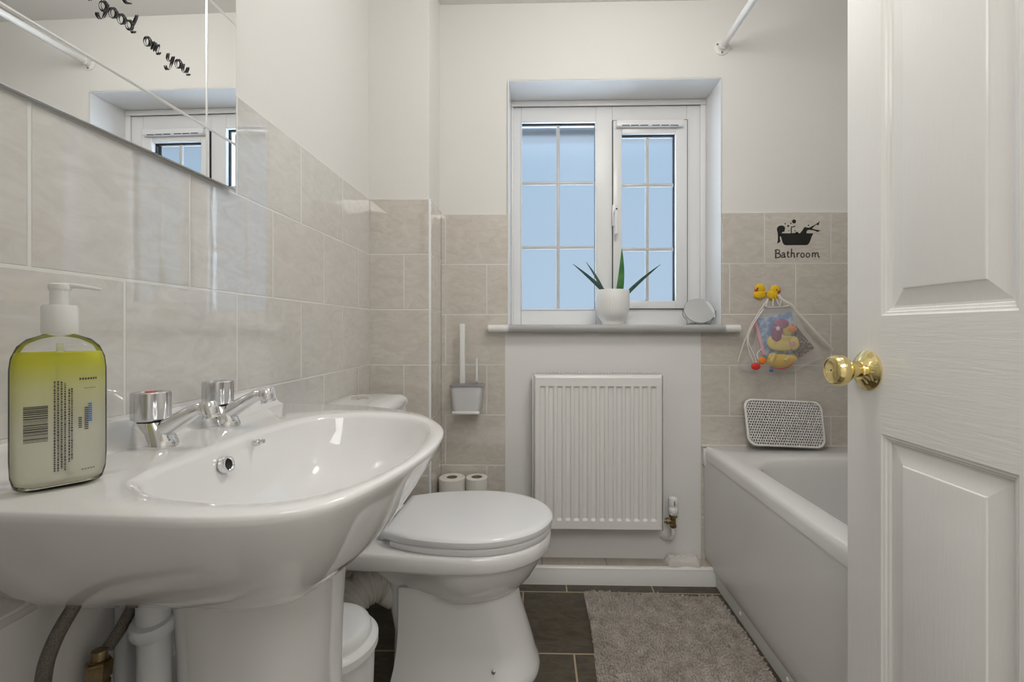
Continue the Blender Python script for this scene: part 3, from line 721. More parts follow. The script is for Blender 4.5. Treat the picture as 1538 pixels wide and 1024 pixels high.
def seat_ring(z, g, xb=-.405):
    out = []; a1 = .218+g; a2 = .32+g; b = .183+g; cx = -.173
    th = math.acos(min(1, max(-1, (cx-(xb-g))/a2)))     # angle from -x axis at truncation
    n = 60
    for k in range(n+1):
        a = -(PI-th) + 2*(PI-th)*k/n
        rx = a1 if cos(a) > 0 else a2
        out.append((cx+rx*cos(a), TY+b*sin(a), z))
    return out
bm = BM(); loft(bm, [seat_ring(z, g, -.39) for z, g in ((.3955, -.014), (.397, -.006), (.403, -.003), (.412, -.003), (.416, -.008))]); obj('seat', bm, M['seat'], toi)
bm = BM(); loft(bm, [seat_ring(z, g) for z, g in ((.4168, -.008), (.4175, -.001), (.421, .001), (.433, .001), (.438, -.003), (.441, -.010), (.4425, -.024))]); obj('lid', bm, M['seat'], toi)
for s in (-1, 1):
    bm = BM(); box(bm, -.43, -.395, TY+s*.075-.018, TY+s*.075+.018, .3945, .425, .006, 3); obj('hinge', bm, M['seat'], toi)
bm = BM()
CR = [(.395, .165, -.445, .03), (.42, .172, -.435, .035), (.55, .180, -.428, .04), (.70, .184, -.424, .045), (.728, .184, -.424, .045)]
loft(bm, [rrect(-.600, xf, TY-w, TY+w, r, z) for z, w, xf, r in CR]); cis = obj('cistern', bm, M['ceramic'], toi)
bm = BM(); LR = [(.7285, .184, -.426, .045), (.7305, .190, -.419, .05), (.742, .191, -.418, .05), (.750, .187, -.422, .048), (.757, .178, -.431, .045), (.761, .160, -.438, .04), (.7635, .12, -.47, .03)]
loft(bm, [rrect(-.600+(0 if w > .15 else .03), xf, TY-w, TY+w, r, z) for z, w, xf, r in LR]); obj('cistern_lid', bm, M['ceramic'], cis)
bm = BM(); lathe(bm, [(.026, 0), (.026, .003), (.0235, .0052), (.018, .006), (.001, .0062)], (-.525, 1.345, .7625), (0, 0, 1), 36); obj('flush_button', bm, M['chrome'], cis, label='round chrome flush button')
for xy in ((-.115, TY-.113),):
    bm = BM(); lathe(bm, [(.0055, 0), (.0055, .003), (.003, .004)], (-.115, TY-.1085, .056), (0, -1, .2), 16); obj('fixing_screw', bm, M['chromed'], pan)
# ribbed pan connector
con = BM()
path = [(-.45, TY+.0, .15), (-.49, TY-.005, .185), (-.535, TY-.03, .20), (-.575, TY-.09, .17), (-.59, TY-.15, .12)]
path = [(-.405, TY, .215), (-.450, TY-.012, .240), (-.500, TY-.048, .235), (-.535, TY-.100, .190), (-.545, TY-.135, .12), (-.546, TY-.15, .05), (-.546, TY-.155, .0)]
tube(con, path, lambda f: .051+.0035*sin(f*PI*2*20)*(1 if f > .12 else 0)+(.006 if f < .10 else 0), 36, 34)
o = obj('pan_connector', con, M['flex'], None, ang=180); tag(rebase(o, (-.546, TY-.155, 0)), 'ribbed white soil pipe connector behind the toilet pan', 'pipe')

# ------------------------------------------------------------------ pedal bin
bc2 = Vector((-.452, .975, 0))
bn = thing('pedal_bin', 'small white plastic bin between the basin pedestal and the toilet', 'bin', bc2)
bm = BM(); lathe(bm, [(.084, 0), (.088, .003), (.098, .285), (.098, .29)], bc2, (0, 0, 1), 48); obj('bin_body', bm, M['binm'], bn)
bm = BM(); lathe(bm, [(.100, .282), (.105, .285), (.105, .300), (.1, .306), (.092, .309), (.090, .313)], bc2, (0, 0, 1), 48); obj('bin_rim', bm, M['binm'], bn)
bm = BM(); lathe(bm, [(.0915, .305), (.0905, .318), (.086, .329), (.076, .335), (.05, .3385), (.0, .3395)], bc2, (0, 0, 1), 48); obj('bin_lid', bm, M['binm'], bn)

# ------------------------------------------------------------------ toilet rolls (two stacks in the corner)
def make_roll(r, rc=.021):
    t = thing('toilet_roll', '', 'toilet roll', (0, 0, 0), 'toilet rolls stacked in the corner')
    bm = BM(); lathe(bm, [(rc, .0), (r-.002, 0), (r, .002), (r, .0985), (r-.002, .1005), (rc, .1005), (rc, .0)], (0, 0, 0), (0, 0, 1), 40, False, False); obj('paper', bm, M['paper'], t)
    bm = BM(); lathe(bm, [(rc, .001), (rc, .0995), (rc-.0012, .0995), (rc-.0012, .001), (rc, .001)], (0, 0, 0), (0, 0, 1), 28, False, False); obj('core', bm, M['card'], t)
    return t
def copy_tree(o, parent=None):
    c = o.copy(); COL.objects.link(c); c.parent = parent
    for ch in o.children: copy_tree(ch, c)
    return c
ra = make_roll(.0500); rb = make_roll(.0415)
lv = ('lowest', 'second from the bottom', 'third from the bottom', 'topmost')
for side, proto, cx in (('left', ra, -.326), ('right', rb, -.231)):
    for k in range(4):
        o = proto if k == 0 else copy_tree(proto)
        o.location = (cx, 1.752 if side == 'left' else 1.757, .1006*k)
        o['label'] = ('fuller white toilet roll nearer the corner, %s of the left stack' if side == 'left' else 'thinner white toilet roll nearer the radiator, %s of the right stack') % lv[k]

# ------------------------------------------------------------------ toilet brush set on the wall
hb = thing('toilet_brush', 'wall mounted pale grey toilet brush holder with white handle', 'toilet brush', (P(702, 617, 1.77).x, 1.77, P(702, 617, 1.77).z))
c = P(702, 600, 1.765); zt = P(702, 579, 1.765).z; zb = P(702, 618, 1.765).z
bm = BM()
def hrect(w, z, y0=1.725, s=1): return rrect(c.x-w/2, c.x+w/2, y0, YB-.001, .02, z)
loft(bm, [hrect(.095, zb), hrect(.104, zb+.004), hrect(.108, zb+.02), hrect(.124, zt-.001), hrect(.122, zt)], True, True)
obj('holder', bm, M['greyl'], hb)
bm = BM(); loft(bm, [hrect(.130, zt, 1.722), hrect(.130, zt+.004, 1.722), hrect(.126, zt+.005, 1.724)]); obj('holder_collar', bm, M['grey'], hb, label='darker grey collar')
bm = BM(); box(bm, c.x-.052, c.x+.052, 1.721, 1.727, zb-.002, zb+.008, .002, 2); obj('holder_lip', bm, M['wplastic'], hb)
a0 = P(694.5, 578, 1.765); a1 = P(694.5, 486, 1.765)
bm = BM(); box(bm, a0.x-.0105, a0.x+.0105, 1.757, 1.771, zt, a1.z, .004, 3); obj('brush_handle', bm, M['wplastic'], hb)
bm = BM(); lathe(bm, [(.03, 0), (.03, .002), (.022, .004), (.014, .006)], (a0.x, 1.764, zt+.004), (0, 0, 1), 28); obj('brush_cap', bm, M['grey'], hb)
a0 = P(716, 578, 1.765); a1 = P(716, 538, 1.765)
bm = BM(); tube(bm, [(a0.x, 1.764, zt), (a0.x, 1.764, a1.z)], lambda f: .0048 if f < .9 else .0055, 14, 6); obj('small_brush_handle', bm, M['wplastic'], hb)

# ------------------------------------------------------------------ radiator
RY = 1.722
a = P(802, 796, RY); b = P(996, 563, RY)
rx0, rx1, rz0, rz1 = a.x, b.x, a.z, b.z
rad = thing('radiator', 'white ribbed panel radiator below the window', 'radiator', ((rx0+rx1)/2, 1.76, rz0))
bm = BM()
# fluted front panel: grid with recessed channels
chs = []; x = rx0+.020; step = (rx1-rx0-.036)/14
for i in range(14): chs.append(x+step*(i+.5))
xs = [rx0, rx0+.006]; ds = [(rx0, .010), (rx0+.006, 0)]
for cxx in chs:
    for dx, d in ((-.0145, 0), (-.0095, .0065), (.0035, .0065), (.0085, 0)): ds.append((cxx+dx, d))
ds += [(rx1-.006, 0), (rx1, .010)]
zs = [(rz0, 0, .012), (rz0+.006, 0, 0), (rz0+.036, 0, 0), (rz0+.045, 1, 0), (rz1-.050, 1, 0), (rz1-.043, 0, 0), (rz1-.012, 0, 0), (rz1-.004, 0, .005), (rz1, 0, .013)]
grid = [[bm.verts.new((xx, RY+max(d*k if d != .010 else d, add), zz)) for xx, d in ds] for zz, k, add in zs]
for r0, r1 in zip(grid, grid[1:]):
    for i in range(len(ds)-1): bm.faces.new((r0[i], r0[i+1], r1[i+1], r1[i]))
fp = obj('front_panel', bm, M['rad'], rad, ang=22)
bm = BM(); box(bm, rx0+.001, rx1-.001, RY+.011, RY+.018, rz0+.002, rz1-.002); box(bm, rx0+.001, rx1-.001, RY+.060, RY+.067, rz0+.002, rz1-.002); obj('rear_panel', bm, M['rad'], rad, smooth=False)
for xx in (rx0-.006, rx1+.002):
    bm = BM(); box(bm, xx, xx+.004, RY+.008, RY+.070, rz0-.004, rz1-.0, .0015, 1); obj('side_cover', bm, M['rad'], rad)
bm = BM()
for yy in (RY+.014, RY+.063): box(bm, rx0-.004, rx1+.004, yy, yy+.0025, rz1-.001, rz1+.005)
n = 44
for i in range(n+1):
    xx = rx0+(rx1-rx0)*i/n; box(bm, xx-.0018, xx+.0018, RY+.014, RY+.0655, rz1, rz1+.0045)
obj('top_grille', bm, M['rad'], rad, smooth=False)
for xx in (rx0-.010, rx1+.006):
    bm = BM(); lathe(bm, [(.006, 0), (.008, .001), (.008, .004), (.006, .005)], (xx, RY+.035, rz1-.020), (1, 0, 0), 6); obj('blanking_plug', bm, M['chromed'], rad)
for xx in (rx0+.09, rx1-.09):
    for za, zb_ in ((rz1-.10, rz1-.05), (rz0+.04, rz0+.09)):
        bm = BM(); box(bm, xx-.012, xx+.012, RY+.066, YB-.0005, za, zb_, .001, 1); obj('wall_bracket', bm, M['rad'], rad)
# thermostatic valve
vy = 1.757; c = P(1011, 770, vy); V = lambda py: P(1011, py, vy).z
tv = thing('radiator_valve', 'white thermostatic valve beside the lower right of the radiator', 'valve', (c.x, vy, V(796)))
bm = BM(); h = V(772)
lathe(bm, [(.0165, 0), (.0180, .002), (.0190, .018), (.0185, .024), (.0165, .028), (.0160, .030), (.0175, .034), (.0178, .052), (.0165, .062), (.012, .066), (.002, .067)], (c.x, vy, h), (0, 0, 1), 40, mod=lambda u, hh: 1+.03*cos(u*2*PI*10)*(1 if .03 < hh < .064 else 0)); obj('thermostat_head', bm, M['wplastic'], tv)
bm = BM(); box(bm, c.x-.0025, c.x+.0025, vy-.019, vy-.016, h+.037, h+.056); obj('setting_mark', bm, M['grey'], tv, smooth=False)
bm = BM()
for dx, dz in ((-.012, .013), (-.006, .008), (0, .007), (.006, .008), (.012, .013)): box(bm, c.x+dx-.001, c.x+dx+.001, vy-math.sqrt(.0193**2-dx*dx)-.0003, vy-math.sqrt(.0193**2-dx*dx)+.002, h+dz-.0015, h+dz+.0015)
obj('scale_marks', bm, M['grey'], tv, smooth=False)
bm = BM(); lathe(bm, [(.012, 0), (.016, .001), (.016, .010), (.012, .011)], (c.x, vy, h-.011), (0, 0, 1), 24)
lathe(bm, [(.010, 0), (.010, .03)], (c.x, vy, h-.036), (0, 0, 1), 20)
lathe(bm, [(.011, 0), (.0125, .002), (.0125, .012), (.011, .014)], (c.x, vy, h-.050), (0, 0, 1), 6)
lathe(bm, [(.007, 0), (.007, .014), (.012, .015), (.012, .026), (.008, .027), (.008, c.x-rx1-.006)], (c.x, vy, h-.026), (-1, 0, 0), 20)
obj('valve_body', bm, M['brassold'], tv, label='tarnished metal valve body')
bm = BM(); tube(bm, [(c.x, vy, h-.048), (c.x, vy+.002, h-.075), (c.x-.002, vy+.010, h-.095), (c.x-.012, vy+.03, h-.108), (c.x-.03, YB, h-.112)], .0075, 14, 6); obj('feed_pipe', bm, M['paintb'], tv)

# ------------------------------------------------------------------ cloth on the ledge
bm = BM()
c = P(1026, 838, 1.775); nx, ny = 40, 20
W_, D_ = .134, .066
def clothz(u, v):
    e = min(1, min(u, 1-u)*9)**.5 * min(1, min(v, 1-v)*6)**.5
    return e*(.027+.002*sin(u*9+v*3)+.0012*sin(u*31-v*17)+.002*sin(v*11+u*5))
top = []; 
for i in range(nx+1):
    col = []
    for j in range(ny+1):
        u, v = i/nx, j/ny
        sk = .006*sin(v*7+1)*(1 if u < .5 else -1)*(abs(u-.5)*2)**3
        col.append(bm.verts.new((c.x-W_/2+W_*u+sk+.010*(v-.5), 1.748-.004*sin(u*8)+D_*v-.004*(0 if v > .2 else abs(u-.5)), .0670+clothz(u, v))))
    top.append(col)
for i in range(nx):
    for j in range(ny): bm.faces.new((top[i][j], top[i+1][j], top[i+1][j+1], top[i][j+1]))
r = bmesh.ops.extrude_face_region(bm, geom=bm.faces[:])
for g in r['geom']:
    if isinstance(g, bmesh.types.BMVert): g.co.z = .0668
o = obj('folded_cloth', bm, M['cloth'], None, ang=80); tag(rebase(o, (c.x, 1.78, .0668)), 'crumpled pale grey cloth on the tiled ledge beside the bath', 'cloth')

# ------------------------------------------------------------------ bath
BZ = .512; X0 = .657; X1 = XR-.001; Y0 = YF+.006; Y1 = YB-.001
bath = thing('bathtub', 'white built-in bathtub along the right wall', 'bathtub', (1.0, .96, 0))
bm = BM()
rings = [rrect(X0+.012, X1, Y0, Y1, .004, BZ-.046), rrect(X0, X1, Y0, Y1, .004, BZ-.045), rrect(X0, X1, Y0, Y1, .006, BZ-.020), rrect(X0+.003, X1, Y0, Y1, .008, BZ-.007), rrect(X0+.012, X1-.008, Y0+.008, Y1-.008, .010, BZ),
         rrect(X0+.07, X1-.055, Y0+.09, Y1-.135, .16, BZ-.001)]
for z, d, r in ((BZ-.004, .084, .17), (BZ-.012, .092, .175), (BZ-.04, .098, .18), (.32, .118, .19), (.20, .145, .20), (.14, .18, .19), (.115, .23, .15)):
    rings.append(rrect(X0+d-.005, X1-d+.025, Y0+d+.02, Y1-d-.065, min(r, (X1-X0)/2-d-.01), z))
loft(bm, rings, False, True); obj('tub', bm, M['acrylic'], bath, ang=50)
bm = BM()
pr = [(.659, BZ-.044), (.659, BZ-.05), (.659, .40), (.659, .25), (.660, .12), (.663, .085), (.668, .062), (.673, .052), (.677, .048), (.690, .048), (.690, BZ-.044)]
loft(bm, [[(x, y, z) for x, z in pr] for y in (Y0, Y1-.002)]); obj('bath_panel', bm, M['panel'], bath, ang=40)
bm = BM(); box(bm, .676, .692, Y0, 1.735, 0, .0485, .001, 1); kick = obj('kick_board', bm, M['panel'], bath)
for yy in (1.53, 1.245):
    bm = BM(); lathe(bm, [(.0065, 0), (.006, .002), (.003, .0035)], (.676, yy, .028), (-1, 0, 0), 16); obj('screw_cap', bm, M['white'], kick)
bm = BM(); box(bm, .653, .660, Y1-.022, Y1, .44, .505, .002, 2); obj('end_clip', bm, M['wplastic'], bath)

# headrest : foam pad pierced by a hexagonal grid of holes
hr = thing('bath_headrest', 'white perforated bath headrest leaning on the tiles at the bath end', 'headrest', P(1180, 672, 1.75))
bl, br_, tr, tl = P(1124, 669, 1.748), P(1241, 674, 1.748), P(1233, 603, 1.798), P(1116, 598, 1.798)
def hpos(u, v, w=0):
    # rounded outer corners with a soft pillow bulge
    p = bl*(1-u)*(1-v)+br_*u*(1-v)+tr*u*v+tl*(1-u)*v
    nrm = Vector((0, -1, .27)).normalized()
    return p+nrm*(w+.006*sin(PI*u)*sin(PI*v))
bm = BM(); NX, NZ = 30, 17
def inside(u, v, m=.03):
    ax_, ay = .32, .19; x = abs(u-.5)*ax_*1; y = abs(v-.5)*ay; rx = ax_/2; ry = ay/2; r = .036
    dx = max(0, x-(rx-r-m*.2)); dy = max(0, y-(ry-r-m*.2)); return math.hypot(dx, dy) <= r
th = .004
hexu = [(cos(PI/3*k+PI/6), sin(PI/3*k+PI/6)) for k in range(6)]
for iz in range(NZ):
    for ix in range(NX):
        u = .022+.956*(ix+.5+(.5 if iz % 2 else 0)-.25)/NX; v = .032+.936*(iz+.5)/NZ
        if not inside(u, v, .03): continue
        su = .956/NX/math.sqrt(3); sv = .936/NZ/1.5
        O1 = [hpos(u+a*su, v+b*sv, th) for a, b in hexu]; I1 = [hpos(u+a*su*.72, v+b*sv*.72, th+.0008) for a, b in hexu]; I0 = [hpos(u+a*su*.72, v+b*sv*.72, -.002) for a, b in hexu]
        loft(bm, [O1, I1, I0], False, False)
obj('mesh_pad', bm, M['foam'], hr, ang=60)
bm = BM()
def outline(m):
    r = .036; ax_, ay = .32, .19; pts = []
    for x, y, _ in rrect(m, ax_-m, m, ay-m, r-m*.6, 0, 6): pts.append((x/ax_, y/ay))
    return pts
loft(bm, [[hpos(u, v, w) for u, v in outline(m)] for m, w in ((.008, .0035), (.006, .0058), (.0025, .0056), (0, .003), (0, -.004), (.004, -.007), (.008, -.004), (.008, .0035))], False, False)
obj('rolled_edge', bm, M['foam'], hr, ang=60)
bm = BM(); loft(bm, [[hpos(u, v, w) for u, v in outline(.008)] for w in (-.007, -.003)]); obj('hole_shade_sheet', bm, mat('headrest_hole_shade', (.13, .12, .11), .8), hr)  # dark sheet added behind the pad, its colour stands for shade in the holes

# ------------------------------------------------------------------ bath mat
mt = BM(); mx0, mx1, my0, my1 = .176, .660, .93, 1.685
def matpt(u, v, h):
    x = mx0+(mx1-mx0)*u; y = my0+(my1-my0)*v
    x += -.012*(1-v)*(1-u) + .003*sin(v*11); y += -.022*u*v+.003*sin(u*13)*v
    return Vector((x, y, h))
def math_(u, v): return .0065+.0030*sin(u*9+v*14)*sin(v*23-u*7)+.0016*sin(u*31+v*5)
base = [[mt.verts.new(matpt(i/60, j/90, .001 if (i in (0, 60) or j in (0, 90)) else math_(i/60, j/90))) for i in range(61)] for j in range(91)]
for j in range(90):
    for i in range(60): mt.faces.new((base[j][i], base[j][i+1], base[j+1][i+1], base[j+1][i]))
# chenille tufts: little leaning finger loops in rows
NU, NV = 60, 100
for j in range(NV):
    for i in range(NU):
        u = (i+.5+random.uniform(-.28, .28))/NU; v = (j+.5+random.uniform(-.3, .3))/NV
        p = matpt(u, v, math_(u, v)-.002); l = random.uniform(.0075, .0125); a = random.uniform(0, 2*PI); t = random.uniform(.1, .8)
        d = Vector((cos(a)*t, sin(a)*t-.35, 1)).normalized(); e1, e2 = frame_of(d); r = random.uniform(.0031, .0041)
        q = [[mt.verts.new(p+d*h_+(e1*cos(PI/2.5*k)+e2*sin(PI/2.5*k))*rr) for k in range(5)] for h_, rr in ((0, r), (l*.7, r*1.05))]
        tp = mt.verts.new(p+d*l)
        for k in range(5):
            m_ = (k+1) % 5; mt.faces.new((q[0][k], q[0][m_], q[1][m_], q[1][k])); mt.faces.new((q[1][k], q[1][m_], tp))
o = obj('bath_mat', mt, M['rug'], None, ang=180); tag(rebase(o, ((mx0+mx1)/2, (my0+my1)/2, .0)), 'grey-beige chenille bath mat on the dark floor beside the bath', 'bath mat')

# ------------------------------------------------------------------ shower rail
ra_ = P(1085, 70, YB)
rl = thing('shower_rail', 'white shower curtain rail fixed above the window wall', 'shower rail', (ra_.x, YB, ra_.z))
bm = BM(); lathe(bm, [(.0125, 0), (.0125, YB-YF)], (ra_.x, YB, ra_.z), (0, -1, 0), 24); obj('rail', bm, M['gloss'], rl)
bm = BM(); lathe(bm, [(.030, 0), (.030, .0035), (.028, .005), (.016, .006), (.0155, .022), (.013, .023)], (ra_.x, YB+TT, ra_.z), (0, -1, 0), 36); fl = obj('flange', bm, M['gloss'], rl)
for k in range(3):
    a_ = math.radians(-90+120*k); bm = BM(); lathe(bm, [(.0042, 0), (.0042, .0022), (.002, .003)], (ra_.x+.0215*cos(a_), YB+TT-.005, ra_.z+.0215*sin(a_)), (0, -1, 0), 12); obj('screw', bm, M['grey'], fl, label='dark screw head')

# ------------------------------------------------------------------ sill objects
pp = P(920, 487, 1.868); px_, py_, pz_ = pp.x, 1.868, .99
pl = thing('potted_aloe', 'aloe in a white ribbed pot on the window sill', 'potted plant', (px_, py_, pz_))
bm = BM(); lathe(bm, [(.040, 0), (.0425, .002), (.0425, .010), (.045, .016), (.054, .027), (.062, .044), (.0665, .066), (.0675, .09), (.0675, .139), (.0662, .141), (.064, .1405), (.063, .12), (.055, .11)], (px_, py_, pz_), (0, 0, 1), 240, mod=lambda u, h: 1+(.012*cos(u*2*PI*60) if .004 < h < .136 else 0))
obj('pot', bm, M['pot'], pl, ang=80)
bm = BM(); lathe(bm, [(.062, .113), (.05, .118), (.02, .121), (.001, .122)], (px_, py_, pz_), (0, 0, 1), 32); obj('soil', bm, M['soil'], pl)
def leaf(b, t, w, dy, bend, m):
    B = P(b[0], b[1], py_+dy[0]); T = P(t[0], t[1], py_+dy[1]); d = T-B; B = B-d.normalized()*.02; side = Vector((d.z, 0, -d.x)).normalized()
    rs = []; n = 16
    for k in range(n+1):
        f = k/n; c = B+(T-B)*f+side*bend*sin(PI*f); ww = w*(1-f**1.6)*(.85+.3*f)+.0006
        s = side; f2 = Vector((0, -1, 0))
        rs.append([c+s*ww*cos(q)+f2*ww*(.35*sin(q)+(.25*cos(q)**2)) for q in [2*PI*j/14 for j in range(14)]])
    bm = BM(); loft(bm, rs); obj('leaf', bm, m, pl, ang=70)
leaf((911, 442), (860, 396), .0095, (-.02, -.035), .004, M['leafd'])
leaf((906, 440), (880, 393), .0075, (.02, .035), .006, M['leafd'])
leaf((929, 442), (934, 373), .0165, (-.01, -.03), .005, M['leaf'])
leaf((941, 442), (992, 397), .0085, (0, .01), -.004, M['leafd'])
# small tilted mirror
mc = P(1050, 467, 1.872)
tm = thing('vanity_mirror', 'small round tilting mirror on a clear stand at the right end of the sill', 'mirror', (mc.x, 1.872, .99))
tl_ = math.radians(33); nd = Vector((-.10, -cos(tl_), sin(tl_))).normalized()
bm = BM(); lathe(bm, [(.057, -.003), (.0595, -.002), (.0605, .001), (.0600, .003), (.059, .0032)], mc, nd, 56, True, True); obj('mirror_rim', bm, M['grey'], tm, label='thin grey rim')
bm = BM(); lathe(bm, [(.0588, .0030), (.0588, .0036)], mc, nd, 56); obj('mirror_face', bm, mat('small_mirror_glass', (.80, .80, .78), .08, 1), tm, smooth=False)
bm = BM()
zr = mc.z
for s in (-1, 1): tube(bm, [(mc.x+s*.0665, 1.872, zr-.0), (mc.x+s*.064, 1.872, zr-.02), (mc.x+s*.050, 1.873, zr-.038), (mc.x+s*.048, 1.875, .992)], .0022, 8, 5)
for s in (-1, 1):
    tube(bm, [(mc.x+s*.0625, 1.872, zr), (mc.x+s*.067, 1.872, zr)], .002, 8, 0)
tube(bm, [(mc.x-.048, 1.875, .993), (mc.x-.03, 1.86, .996), (mc.x, 1.855, .998), (mc.x+.03, 1.86, .996), (mc.x+.048, 1.875, .993)], .0022, 8, 5)
tube(bm, [(mc.x-.048, 1.875, .993), (mc.x-.03, 1.905, .993), (mc.x+.03, 1.905, .993), (mc.x+.048, 1.875, .993)], .0022, 8, 5)
obj('stand', bm, mat('stand_wire', (.42, .43, .43), .15, .6), tm)

# ------------------------------------------------------------------ wall sticker
def Z3(x, y): return P(1140+x/12.045, 315+y/12.045, YB-.0008)
st = thing('wall_sticker', 'black wall sticker of a bather in a tub with the word Bathroom', 'sticker', Z3(700, 900))
def poly(pts, name='silhouette', m=M['black']):
    bm = BM(); prism(bm, [Z3(*p) for p in pts], (0, .0006, 0)); return obj(name, bm, m, st, smooth=False)
poly([(395, 425), (985, 425), (972, 450), (950, 490), (935, 540), (915, 590), (895, 620), (865, 638), (470, 638), (445, 620), (425, 585), (408, 520), (398, 480)], 'tub_shape')
poly(cat([(400, 440), (425, 400), (455, 395), (465, 375), (468, 350), (474, 330), (455, 300), (420, 284), (370, 290), (335, 315), (325, 360), (338, 410), (344, 480), (340, 560), (330, 605), (385, 575), (378, 520), (378, 480), (395, 485), (410, 470)], 3), 'bather_head')
poly([(735, 435), (790, 365), (820, 315), (840, 310), (870, 320), (905, 325), (950, 300), (1030, 258), (1065, 235), (1100, 203), (1088, 240), (1080, 278), (1030, 266), (995, 300), (960, 340), (1000, 352), (1050, 362), (1130, 374), (1075, 390), (1065, 405), (1030, 385), (985, 370), (900, 360), (870, 375), (858, 400), (862, 435)], 'bather_legs')
for cx_, cy_, r_ in ((635, 210, 36), (528, 292, 19), (472, 252, 12), (577, 246, 12), (897, 280, 13), (652, 376, 11), (538, 380, 9), (685, 425, 28), (630, 432, 16)):
    bm = BM(); prism(bm, [Z3(cx_+r_*cos(2*PI*k/16), cy_+r_*sin(2*PI*k/16)) for k in range(16)], (0, .0006, 0)); obj('bubble', bm, M['black'], st, smooth=False)
bm = BM(); ribbon(bm, [(585, 430), (583, 340), (588, 305), (620, 312), (655, 292)], 16, lambda s, t: Z3(s, t), .0006, (0, 1, 0)); obj('bather_arm', bm, M['black'], st, smooth=False)
# word Bathroom, pen-drawn lettering with thick and thin strokes
def rw(st_, w=17): ribbon(bmw, st_, w*1.15, lambda s, t: Z3(s, t), .0006, (0, 1, 0))
words = {
 'B': [([(308, 728), (304, 800), (302, 866)], 22), (cat([(280, 738), (320, 722), (365, 730), (372, 760), (345, 785), (312, 790)]), 15), (cat([(320, 788), (370, 795), (388, 830), (360, 860), (290, 868)]), 17)],
 'a': [(cat([(412, 792), (440, 776), (462, 788), (464, 830), (470, 856), (486, 852)]), 18), (cat([(462, 806), (425, 818), (408, 840), (420, 862), (445, 854), (464, 834)]), 15)],
 't': [(cat([(526, 745), (522, 790), (520, 835), (534, 858), (556, 850)]), 18), ([(500, 782), (556, 776)], 12)],
 'h': [([(590, 702), (586, 780), (582, 862)], 19), (cat([(586, 805), (612, 780), (634, 788), (636, 825), (640, 856), (655, 852)]), 18)],
 'r': [([(690, 780), (690, 860)], 19), (cat([(690, 810), (712, 782), (738, 784)]), 16)],
 'o': [(arc(788, 820, 30, 38, 0, 360, 20), 17)],
 'O': [(arc(885, 820, 32, 38, 0, 360, 20), 17)],
 'm': [([(968, 776), (966, 858)], 18), (cat([(966, 806), (990, 778), (1012, 786), (1016, 858)]), 18), (cat([(1016, 806), (1042, 776), (1066, 784), (1072, 830), (1082, 856), (1102, 850)]), 18)],
}
for k, sts in words.items():
    bmw = BM()
    for s_, w_ in sts: rw(s_, w_)
    obj('letter', bmw, M['ink'], st, smooth=False)

# ------------------------------------------------------------------ duck hook and bath toy net
def Z7(x, y, Y): return P(1110+x/6.827, 420+y/6.827, Y)
YH = YB-.006
hk = thing('duck_hook', 'yellow double duck wall hook above the toy net', 'hook', Z7(285, 130, YB))
for hx, hy, bx_, by_, s in ((215, 90, 210, 150, -1), (370, 105, 345, 155, 1)):
    bm = BM(); h_ = Z7(hx, hy, YH); b_ = Z7(bx_, by_, YH)
    ball(bm, h_, .0195, (1, .35, 1)); ball(bm, b_, .021, (1.15, .35, .85))
    tail = Z7(275 if s < 0 else 290, 120, YH); tube(bm, [b_, (b_+tail)/2+Vector((0, 0, -.002)), tail], lambda f: .012-.007*f, 12, 4, flat=.6)
    d_ = obj('duck', bm, M['yellow'], hk)
    bm = BM(); q = Z7(hx+s*38, hy+16, YH-.005); ball(bm, q, .0062, (1.2, .7, .8), 12, 8); obj('beak', bm, M['red'], d_)
    bm = BM(); q = Z7(hx+s*20-4, hy-2, YH-.0065); ball(bm, q, .0028, (1, .6, 1), 10, 8); obj('eye', bm, M['black'], d_)
bm = BM()
q = Z7(345, 195, YH); tube(bm, [q+Vector((0, 0, .008)), q+Vector((0, -.008, -.004)), q+Vector((0, -.02, -.004)), q+Vector((0, -.022, .008))], .0025, 10, 4); obj('hook_prong', bm, M['yellow'], hk)

NB = thing('toy_net', 'white drawstring net bag of bath toys hanging below the duck hook', 'net bag', Z7(420, 940, 1.79))
# net: shell, rings by height  (left,right in zoom px, y)
prof = [(255, 555, 275, .004), (235, 580, 330, .030), (200, 620, 420, .046), (175, 670, 520, .052), (150, 740, 620, .055), (110, 810, 700, .056), (60, 850, 790, .054), (0, 660, 880, .046), (20, 600, 930, .03), (150, 500, 955, .006)]
bm = BM(); rs = []
for l, r_, y, d in prof:
    A = Z7(l, y, 1.79); B = Z7(r_, y, 1.79); c_ = (A+B)/2; w_ = (B.x-A.x)/2; n = 48
    rs.append([Vector((c_.x+w_*cos(2*PI*k/n), YB-.003-d/2*1.0+(d/2)*math.copysign(abs(sin(2*PI*k/n))**.7, sin(2*PI*k/n))-.001, c_.z+.0018*sin(k*1.3)*(0 if y < 300 else 1))) for k in range(n)])
loft(bm, rs, False, True); obj('net', bm, M['net'], NB, ang=80)
bm = BM()
A = Z7(255, 283, YB-.01); B = Z7(555, 262, YB-.01); tube(bm, [A, (A+B)/2+Vector((0, -.004, -.004)), B], .0034, 10, 5); obj('top_hem', bm, M['white'], NB)
def tape(pts, r, name='drawcord', m='tape', flat=1): 
    bm = BM(); tube(bm, [Z7(x, y, Y) for x, y, Y in pts], r, 10, 5, flat=flat); obj(name, bm, M[m], NB)
tape([(400, 140, 1.79), (440, 200, 1.785), (540, 262, 1.782), (600, 340, 1.785), (760, 510, 1.787), (880, 640, 1.79), (965, 725, 1.795)], .0052, flat=.4)
tape([(405, 145, 1.79), (430, 215, 1.79), (415, 270, 1.79)], .0026)
tape([(300, 190, 1.79), (270, 235, 1.79), (180, 370, 1.79), (60, 620, 1.793), (-10, 840, 1.795)], .0022)
